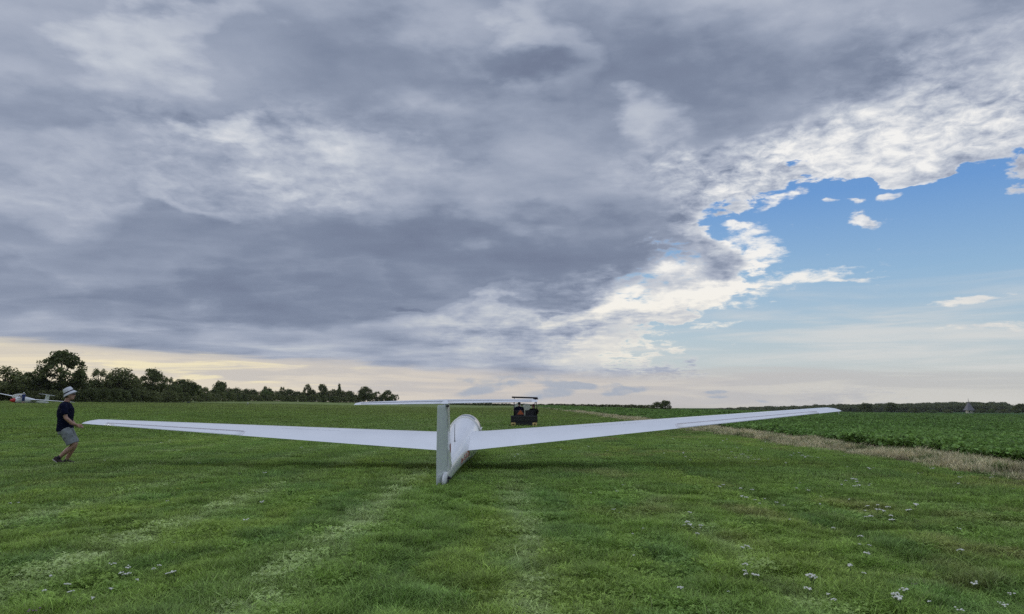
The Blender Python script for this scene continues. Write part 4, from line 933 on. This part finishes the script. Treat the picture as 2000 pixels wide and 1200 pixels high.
b = MB(); b.box((xm, .012-.02, zt-.06), (w_*.96, .03, .035)); b.box((xm, -.008, (zt+zb2)/2-.04), (w_*.9, .02, .02)); b.build('tailgate_trim', mat('trim_grey', (.03, .032, .036), .4), cart, bevel=.004)
b = MB(); b.box((xm, .75, zb2-.13), (w_*.62, 1.4, .22)); b.box((xm, .05, zb2-.12), (w_*.66, .10, .20)); b.box((xm, 1.9, zb2-.05), (w_*.86, 1.2, .25)); b.build('chassis', body_b, cart, bevel=.02)
for sg, pxa in ((-1, 1002.5), (1, 1044.5)):
    xa, za = cp(pxa, 829.2); b = MB(); b.box((xa, -.01, za), (.26, .05, .20)); lp = b.build('tail_lamp', yellow, cart, bevel=.015)
    b = MB(); b.tube([(xa, -.045, za), (xa, -.03, za)], .055, 16); b.build('lens', mat('dark_lens', (.12, .06, .02), .3), lp, True)
for sg in (-1, 1):
    for yy in (.55, 2.45):
        xw = xm+sg*(w_/2-.13); r_ = .29
        b = MB(); b.tube([(xw-.12, yy, r_), (xw-.10, yy, r_), (xw+.10, yy, r_), (xw+.12, yy, r_)], [r_*.88, r_, r_, r_*.88], 24); wo_ = b.build('wheel', black, cart, True)
        b = MB(); b.tube([(xw-.125, yy, r_), (xw+.125, yy, r_)], r_*.5, 18); b.build('rim', yellow, wo_, True)
# roof and posts
b = MB(); xr0, zr = cp(999.5, 775.5); xr1, zr1 = cp(1051.5, 777.5)
b.box(((xr0+xr1)/2, 1.7, (zr+zr1)/2), (xr1-xr0, 1.5, .085), rot=(0, R(1.6), 0)); b.box((xr1-.12, 1.05, zr1-.06), (.3, .18, .06)); b.build('roof', mat('roof_maroon_black', (.03, .02, .026), .5), cart, bevel=.025)
xp_, zp = cp(1047.3, 780); xq, zq = cp(1045.2, 793); xr_, _ = cp(1050, 795)
b = MB(); b.tube([(xp_, 1.1, zp), (xq, 1.12, zq), (xq, 1.15, zt)], .024, 8); b.tube([(xp_, 1.1, zp), (xr_, 1.25, zq), (xr_-.01, 1.3, zt)], .024, 8); b.build('roof_post', body_b, cart, True)
xl, zl = cp(1004.2, 786.5)
b = MB(); b.tube([(xl, 1.15, zl), (xl, 1.15, zt-.02)], .03, 8); b.tube([(xl, 1.15, zl), (xl+.02, 2.3, zr-.05)], .02, 8); b.build('roof_post', body_b, cart, True)
# rounded smoky windscreen in front of the riders
b = MB()
for pa, pb, tp in ((1004.5, 1019, 787.5), (1021, 1038.5, 788.8)):
    xa, _ = cp(pa, 790); xb, _ = cp(pb, 790); _, zt_ = cp(1000, tp); pts = []; cxm = (xa+xb)/2; hw_ = (xb-xa)/2; zc_ = zt_-hw_*.8
    prof_ = [(xa, zt)]+[(cxm-hw_*math.cos(math.pi*i/12), zc_+hw_*.8*math.sin(math.pi*i/12)) for i in range(13)]+[(xb, zt)]; n_ = len(prof_)
    b.add([(a, 2.3, c) for a, c in prof_]+[(a, 2.315, c) for a, c in prof_], [tuple(range(n_)), tuple(range(n_, 2*n_))[::-1]]+[(i, (i+1) % n_, n_+(i+1) % n_, n_+i) for i in range(n_)])
b.build('windscreen', screen_g, cart)
# seats
for pa in (1014.5, 1037):
    xa, _ = cp(pa, 800); _, zz_ = cp(1000, 804.5); b = MB(); b.box((xa, 1.28, (zz_+zt)/2-.05), (.62, .10, zz_-zt+.25)); b.box((xa, 1.55, zt-.10), (.60, .5, .10)); b.build('seat', mat('seat_black', (.012, .012, .014), .6), cart, bevel=.04)
# slow-vehicle triangle
xa, za = cp(1009.0, 810.8); xb, zb_ = cp(1025.0, 810.8); xc, zc_ = cp(1016.8, 800.5)
def tri(s_, y_, th_):
    c = ((xa+xb)/2, (za*2+zc_)/3); P3 = [(c[0]+(p[0]-c[0])*s_, c[1]+(p[1]-c[1])*s_) for p in ((xa, za), (xb, zb_), (xc, zc_))]
    P6 = []
    for i in range(3):
        p, q1, q2 = P3[i], P3[(i+1) % 3], P3[(i-1) % 3]; P6 += [(p[0]+(q2[0]-p[0])*.1, p[1]+(q2[1]-p[1])*.1), (p[0]+(q1[0]-p[0])*.1, p[1]+(q1[1]-p[1])*.1)]
    return MB().add([(a, y_, c2) for a, c2 in P6]+[(a, y_+th_, c2) for a, c2 in P6], [tuple(range(6)), tuple(range(6, 12))[::-1]]+[(i, (i+1) % 6, 6+(i+1) % 6, 6+i) for i in range(6)])
tr1 = tri(1.12, 1.0, .012).build('warning_triangle', mat('reflective_red', (.16, .07, .07), .4), cart)
tri(.82, .985, .012).build('triangle_centre', mat('fluorescent_orange', (.45, .11, .025), .5), tr1)
b = MB(); b.box(((xa+xb)/2, 1.1, za-.1), (.06, .18, .5)); b.build('triangle_bracket', body_b, cart)
# riders
sx_, sz_ = cp(1014.5, 812); seat_z = cz+zt-.05
def rider(px, ytop, label, shirt, cap, face, lean, arm):
    xh, zh = cp(px, ytop); s_ = 1.0; loc = (cc_.x+xh-lean, CD+1.5, cz+zh-.835*s_); return seated(loc, 0, label, shirt, cap, face, lean, True, s_, arm)
rider(1014.5, 785.5, 'driver in dark cap and navy top on the left seat of the utility cart', navy, 'cap', (0, 1, 0), .02, ((.30, .34, .62), (.22, .38, .66)))
rider(1043.5, 789.5, 'passenger in dark red cap and black top on the right seat of the cart', blackc, 'red', (-.9, -.35, -.05), -.02, ((.30, .10, .55), (.10, .30, .45)))

# person beside the far glider
fp = at(45, 788, 110.3); fz = hz(fp.x, fp.y)
def standing(loc, rz, label, shirt, hat, lean=.12):
    root = empty('person', loc, (0, 0, rz)); tag(root, label, 'person'); V_ = Vector; b = MB()
    b.tube([V_((0, 0, .85)), V_((lean*.3, 0, 1.05)), V_((lean, 0, 1.32)), V_((lean*1.2, 0, 1.43))], [(.12, .17), (.12, .16), (.12, .19), (.055, .06)], 12); b.tube([V_((lean*1.2, 0, 1.4)), V_((lean*1.5, 0, 1.52))], .055, 10); hd = V_((lean*1.6, 0, 1.58)); head(b, hd, (1, 0, -.3))
    for sg in (-1, 1):
        b.tube([V_((lean, sg*.18, 1.36)), V_((lean+.06, sg*.24, 1.1)), V_((lean+.28, sg*.18, 1.0))], [.055, .042, .028], 8); hand(b, V_((lean+.28, sg*.18, 1.0)), (1, 0, -.2), (0, 0, -1), .18, .7, -sg)
        b.tube([V_((0, sg*.09, .86)), V_((.02, sg*.10, .48)), V_((-.02, sg*.10, .08))], [.10, .062, .04], 10); b.tube([V_((-.05, sg*.10, .04)), V_((.06, sg*.10, .05)), V_((.18, sg*.10, .03))], [.04, .042, .025], 8)
    b.build('body', skin, root, remesh=.02)
    s1 = MB(); s1.tube([V_((0, 0, .82)), V_((lean*.4, 0, 1.05)), V_((lean, 0, 1.32)), V_((lean*1.2, 0, 1.42))], [(.15, .2), (.15, .19), (.15, .22), (.08, .09)], 14)
    for sg in (-1, 1): s1.tube([V_((lean, sg*.16, 1.36)), V_((lean+.02, sg*.235, 1.2))], [.075, .065], 10)
    s1.build('shirt', shirt, root, remesh=.02)
    s2 = MB(); s2.tube([V_((0, 0, .92)), V_((0, 0, .78))], [(.14, .18), (.14, .18)], 12)
    for sg in (-1, 1): s2.tube([V_((0, sg*.09, .82)), V_((.02, sg*.10, .48)), V_((0, sg*.10, .40))], [.115, .09, .085], 10)
    s2.build('shorts', bluec, root, remesh=.02)
    h_ = MB(); h_.ell(hd+V_((0, 0, .05)), (.12, .115, .085), 14, 9); h_.build('hat', hat, root, True); return root
standing((fp.x, fp.y, fz), R(120), 'person in blue shirt and pale hat standing at the cockpit of the distant glider', bluec, hatw)
sp = at(43, 776, 111.2)
seated((pf.x-.02, 110.6, hz(pf.x, pf.y)+.55), R(176), 'pilot in pale hat sitting in the open cockpit of the distant glider', cloth('grey_shirt', (.12, .14, .17)), 'white', (0, 1, 0), 0.)

# runway marker posts far off
def marker(px, py, Y, hpx, col_, label, name='marker_post'):
    v = at(px, py, Y); z = hz(v.x, Y); h = hpx/F*Y; e = empty(name, (v.x, Y, z)); tag(e, label, 'marker')
    b = MB(); b.tube([(0, 0, 0), (0, 0, h*.55), (0, 0, h*.6), (0, 0, h)], [.10, .10, .16, .05], 10); b.build('post', col_, e, True)
    b = MB(); b.tube([(0, 0, 0), (0, 0, .06)], .3, 12); b.build('foot', black, e, True)
marker(484, 790, 150, 6, mat('marker_white', (.6, .6, .55), .7), 'small pale runway marker on the grass in front of the left hedge')
v = at(368, 788, 170); e = MB(); e.ell((0, 0, .16), (.42, .3, .2), 12, 8); e.box((.1, 0, .35), (.3, .25, .14), rot=(0, .3, 0)); o = e.build('equipment_bag', noisy(mat('dark_bag', (.03, .035, .03), .8), 3, .3), None, True, remesh=.03); o.location = (v.x, 170, hz(v.x, 170)); tag(o, 'small dark bag-like object lying far out on the grass beyond the left wing', 'bag')

# ------------------------------------------------------------------ wild flowers
petal = mat('petal_white', (.84, .82, .74), .8); stem_m = mat('stem_green', (.08, .13, .04), .8); yel_p = mat('petal_yellow', (.6, .45, .06), .8); pur_p = mat('petal_mauve', (.26, .15, .22), .8)
def flower_meshes(seed):
    r = random.Random(seed); b = MB(); s = MB(); R0 = .05
    for k in range(r.randint(9, 14)):
        a = r.random()*6.28; rr2 = R0*math.sqrt(r.random()); x_, y_ = rr2*math.cos(a), rr2*math.sin(a); z_ = .17+.012*r.random()-rr2*.12; b.ell((x_, y_, z_), (.012, .012, .007), 6, 4); s.tube([(0, 0, .12), (x_, y_, z_)], [.0015, .001], 3)
    s.tube([(0, 0, -.02), (.005, 0, .06), (0, 0, .13)], [.003, .0025, .002], 5)
    for k in range(5): a = r.random()*6.28; s.add([(0, 0, .03+.015*k), (.05*math.cos(a)-.006, .05*math.sin(a), .05+.015*k), (.05*math.cos(a)+.006, .05*math.sin(a), .05+.015*k)], [(0, 1, 2)])
    mb = []
    for nm, q2, mt in (('flower_head', b, petal), ('stem', s, stem_m)):
        me = bpy.data.meshes.new(nm); me.from_pydata(q2.v, [], q2.f); me.materials.append(mt); mb.append(me)
    return mb
FM = [flower_meshes(i) for i in range(6)]
def yarrow(px, py, label, group, sc=1.):
    # the head is what the photograph shows: find the plant whose head sits there
    x_, y_, z_ = ray(px, py); Y = (EYE-.11*sc)/(-z_/y_); Y = Y if Y < 60 else 60
    X = x_/y_*Y; e = empty('yarrow', (X, Y, hz(X, Y)), (random.uniform(-.15, .15), random.uniform(-.15, .15), random.random()*6.28)); k_ = sc*min(1.0, .42+.02*Y)*random.uniform(.7, 1.15); e.scale = (k_, k_, sc*.65); tag(e, label, 'flower', group)
    for me in random.choice(FM): c = bpy.data.objects.new(me.name.split('.')[0], me); COL.objects.link(c); c.parent = e
FL = [
 ('white flowers scattered low at the left foot of the picture', 'one of the white yarrow heads in the left foreground turf', [(97, 1126, .9), (240, 1119, .9), (246, 1122, .8), (252, 1120, .8), (264, 1132, .8), (308, 1105, .9), (302, 1110, .7), (332, 1120, .9), (342, 1117, 1.), (130, 1142, 1.), (138, 1156, .8), (175, 1168, 1.), (88, 1153, .7), (214, 1150, .7), (20, 984, .7), (36, 983, .6), (10, 1028, .6), (316, 1066, .5), (340, 1060, .5)]),
 ('white flowers in the turf right of the tail', 'one of the white yarrow heads in a cluster right of centre', [(1345, 1001, 1.), (1342, 1019, 1.1), (1346, 1025, 1.1), (1338, 1026, .7), (1350, 1030, .6), (1369, 1025, .9), (1372, 1031, .6), (1359, 1043, 1.), (1257, 1032, .7), (1236, 1043, .6), (1235, 1038, .4), (1203, 1001, .5), (1210, 1001, .4), (1115, 1043, .5), (1236, 1086, .7)]),
 ('white flowers at the foot of the dark rut', 'one of the white yarrow heads beside the dark rut', [(1403, 950, 1.), (1412, 946, .9), (1445, 951, 1.1), (1468, 954, .9), (1456, 972, 1.2), (1474, 975, .7), (1491, 970, .8), (1516, 977, .9), (1530, 982, .8), (1484, 983, .7)]),
 ('white flowers in the turf near the dry verge', 'one of the white yarrow heads in the drift below the dry verge', [(1545, 890, .9), (1552, 886, .8), (1560, 885, 1.), (1566, 890, 1.2), (1571, 893, 1.3), (1577, 891, 1.), (1585, 893, .8), (1598, 894, .7), (1460, 893, .8), (1467, 890, .7), (1475, 898, .7), (1482, 897, .9), (1500, 897, .7), (1462, 895, .6), (1610, 894, .6), (1617, 893, .5), (1649, 891, .7)]),
 ('white flowers at middle distance on the right', 'one of the white yarrow heads in the loose ring on the right', [(1562, 943, .6), (1555, 954, .9), (1578, 958, .8), (1645, 947, .9), (1651, 939, .9), (1665, 935, 1.), (1672, 936, .9), (1674, 941, 1.), (1677, 948, 1.1), (1668, 950, 1.), (1697, 949, .7), (1700, 946, .6), (1696, 914, .9), (1700, 916, .9), (1705, 913, .6), (1656, 912, .6), (1660, 976, .8), (1602, 985, .7), (1601, 970, .6)]),
 ('white flowers in the middle of the right foreground', 'one of the white yarrow heads in the open cluster at right', [(1696, 989, 1.), (1687, 998, .9), (1716, 987, .9), (1714, 996, 1.2), (1720, 998, 1.2), (1735, 991, .9), (1738, 1007, 1.), (1744, 1015, 1.), (1700, 1008, 1.), (1693, 1010, .8), (1787, 986, 1.3), (1779, 997, 1.1), (1539, 1015, .7)]),
 ('white flowers low in the right foreground', 'one of the large white yarrow heads near the lower right of the picture', [(1454, 1067, 1.), (1449, 1070, .8), (1466, 1072, .6), (1457, 1103, 1.), (1454, 1115, .8), (1463, 1122, 1.), (1470, 1122, .8), (1478, 1123, .9), (1585, 1125, 1.3), (1580, 1124, 1.2), (1591, 1129, 1.2), (1576, 1150, 1.), (1660, 1105, 1.3), (1684, 1120, .8), (1691, 1081, 1.1), (1676, 1062, .7), (1695, 1062, .7), (1681, 1043, 1.), (1765, 1150, 1.1), (1753, 1160, 1.3), (1760, 1166, 1.2), (1752, 1168, 1.), (1632, 1172, .8), (1330, 1148, .9), (1423, 1156, .5), (1617, 1161, .7), (1816, 1175, .6), (1627, 1026, .8), (1878, 1075, 1.)])]
for grp, lb, lst in FL:
    for k, (px, py, sc) in enumerate(sorted(lst)): yarrow(px, py, '%s, %s from left' % (lb.replace('one of the ', '').replace('heads', 'head'), ORD[k]), grp, sc)
# countless tiny daisies, yellow trefoil and mauve clover
def speck(nm, mt, r_=.008):
    b = MB(); rr = random.Random(3)
    for k in range(5): b.ell((rr.uniform(-.03, .03), rr.uniform(-.03, .03), .085+rr.uniform(0, .02)), (r_, r_, r_*.6), 6, 4)
    me = bpy.data.meshes.new(nm); me.from_pydata(b.v, [], b.f); me.materials.append(mt); return me
sc_src = source('speck_source', [speck('daisy', petal, .007), speck('daisy', petal, .009), speck('trefoil', yel_p, .005), speck('clover', pur_p, .006)])
x, y = polar(2600, 5, 45, p=.75); dn = fbm(x/1.6+20, y/2.4+8, 3); k_ = (dn > .58-.10*sstep(x, -2, 6)) & (x < STRIP0) & (rng.random(len(x)) < .25+.6*sstep(x, -3, 4)); x, y = x[k_], y[k_]; n = len(x)
ix = rng.choice([0, 0, 1, 1, 1, 2, 3], n); s1_ = .6+.6*rng.random(n)
sk_ = scatter('small_flowers', np.stack([x, y, height(x, y)], 1), np.stack([x*0, x*0, rng.random(n)*6.28], 1), np.stack([s1_]*3, 1), ix, np.full((n, 3), .5), sc_src, 4)
tag(sk_, 'tiny white, yellow and mauve meadow flowers sprinkled through the turf', 'flowers', kind='stuff')

# ------------------------------------------------------------------ air
if not globals().get('NO_HAZE'):
    hb_ = MB(); hb_.box((0, 509, 25), (2990, 2380, 90)); hzo = hb_.build('haze', None, None); hzo.data.materials.clear()
    hm = bpy.data.materials.new('air'); hm.use_nodes = True; t = hm.node_tree; t.nodes.clear(); q = G(t); pv = q.n('ShaderNodeVolumePrincipled'); pv.inputs['Color'].default_value = (.9, .93, 1, 1); pv.inputs['Density'].default_value = .00005; pv.inputs['Anisotropy'].default_value = .0
    o = q.n('ShaderNodeOutputMaterial'); t.links.new(pv.outputs[0], o.inputs['Volume']); hzo.data.materials.append(hm); tag(hzo, kind='stuff')
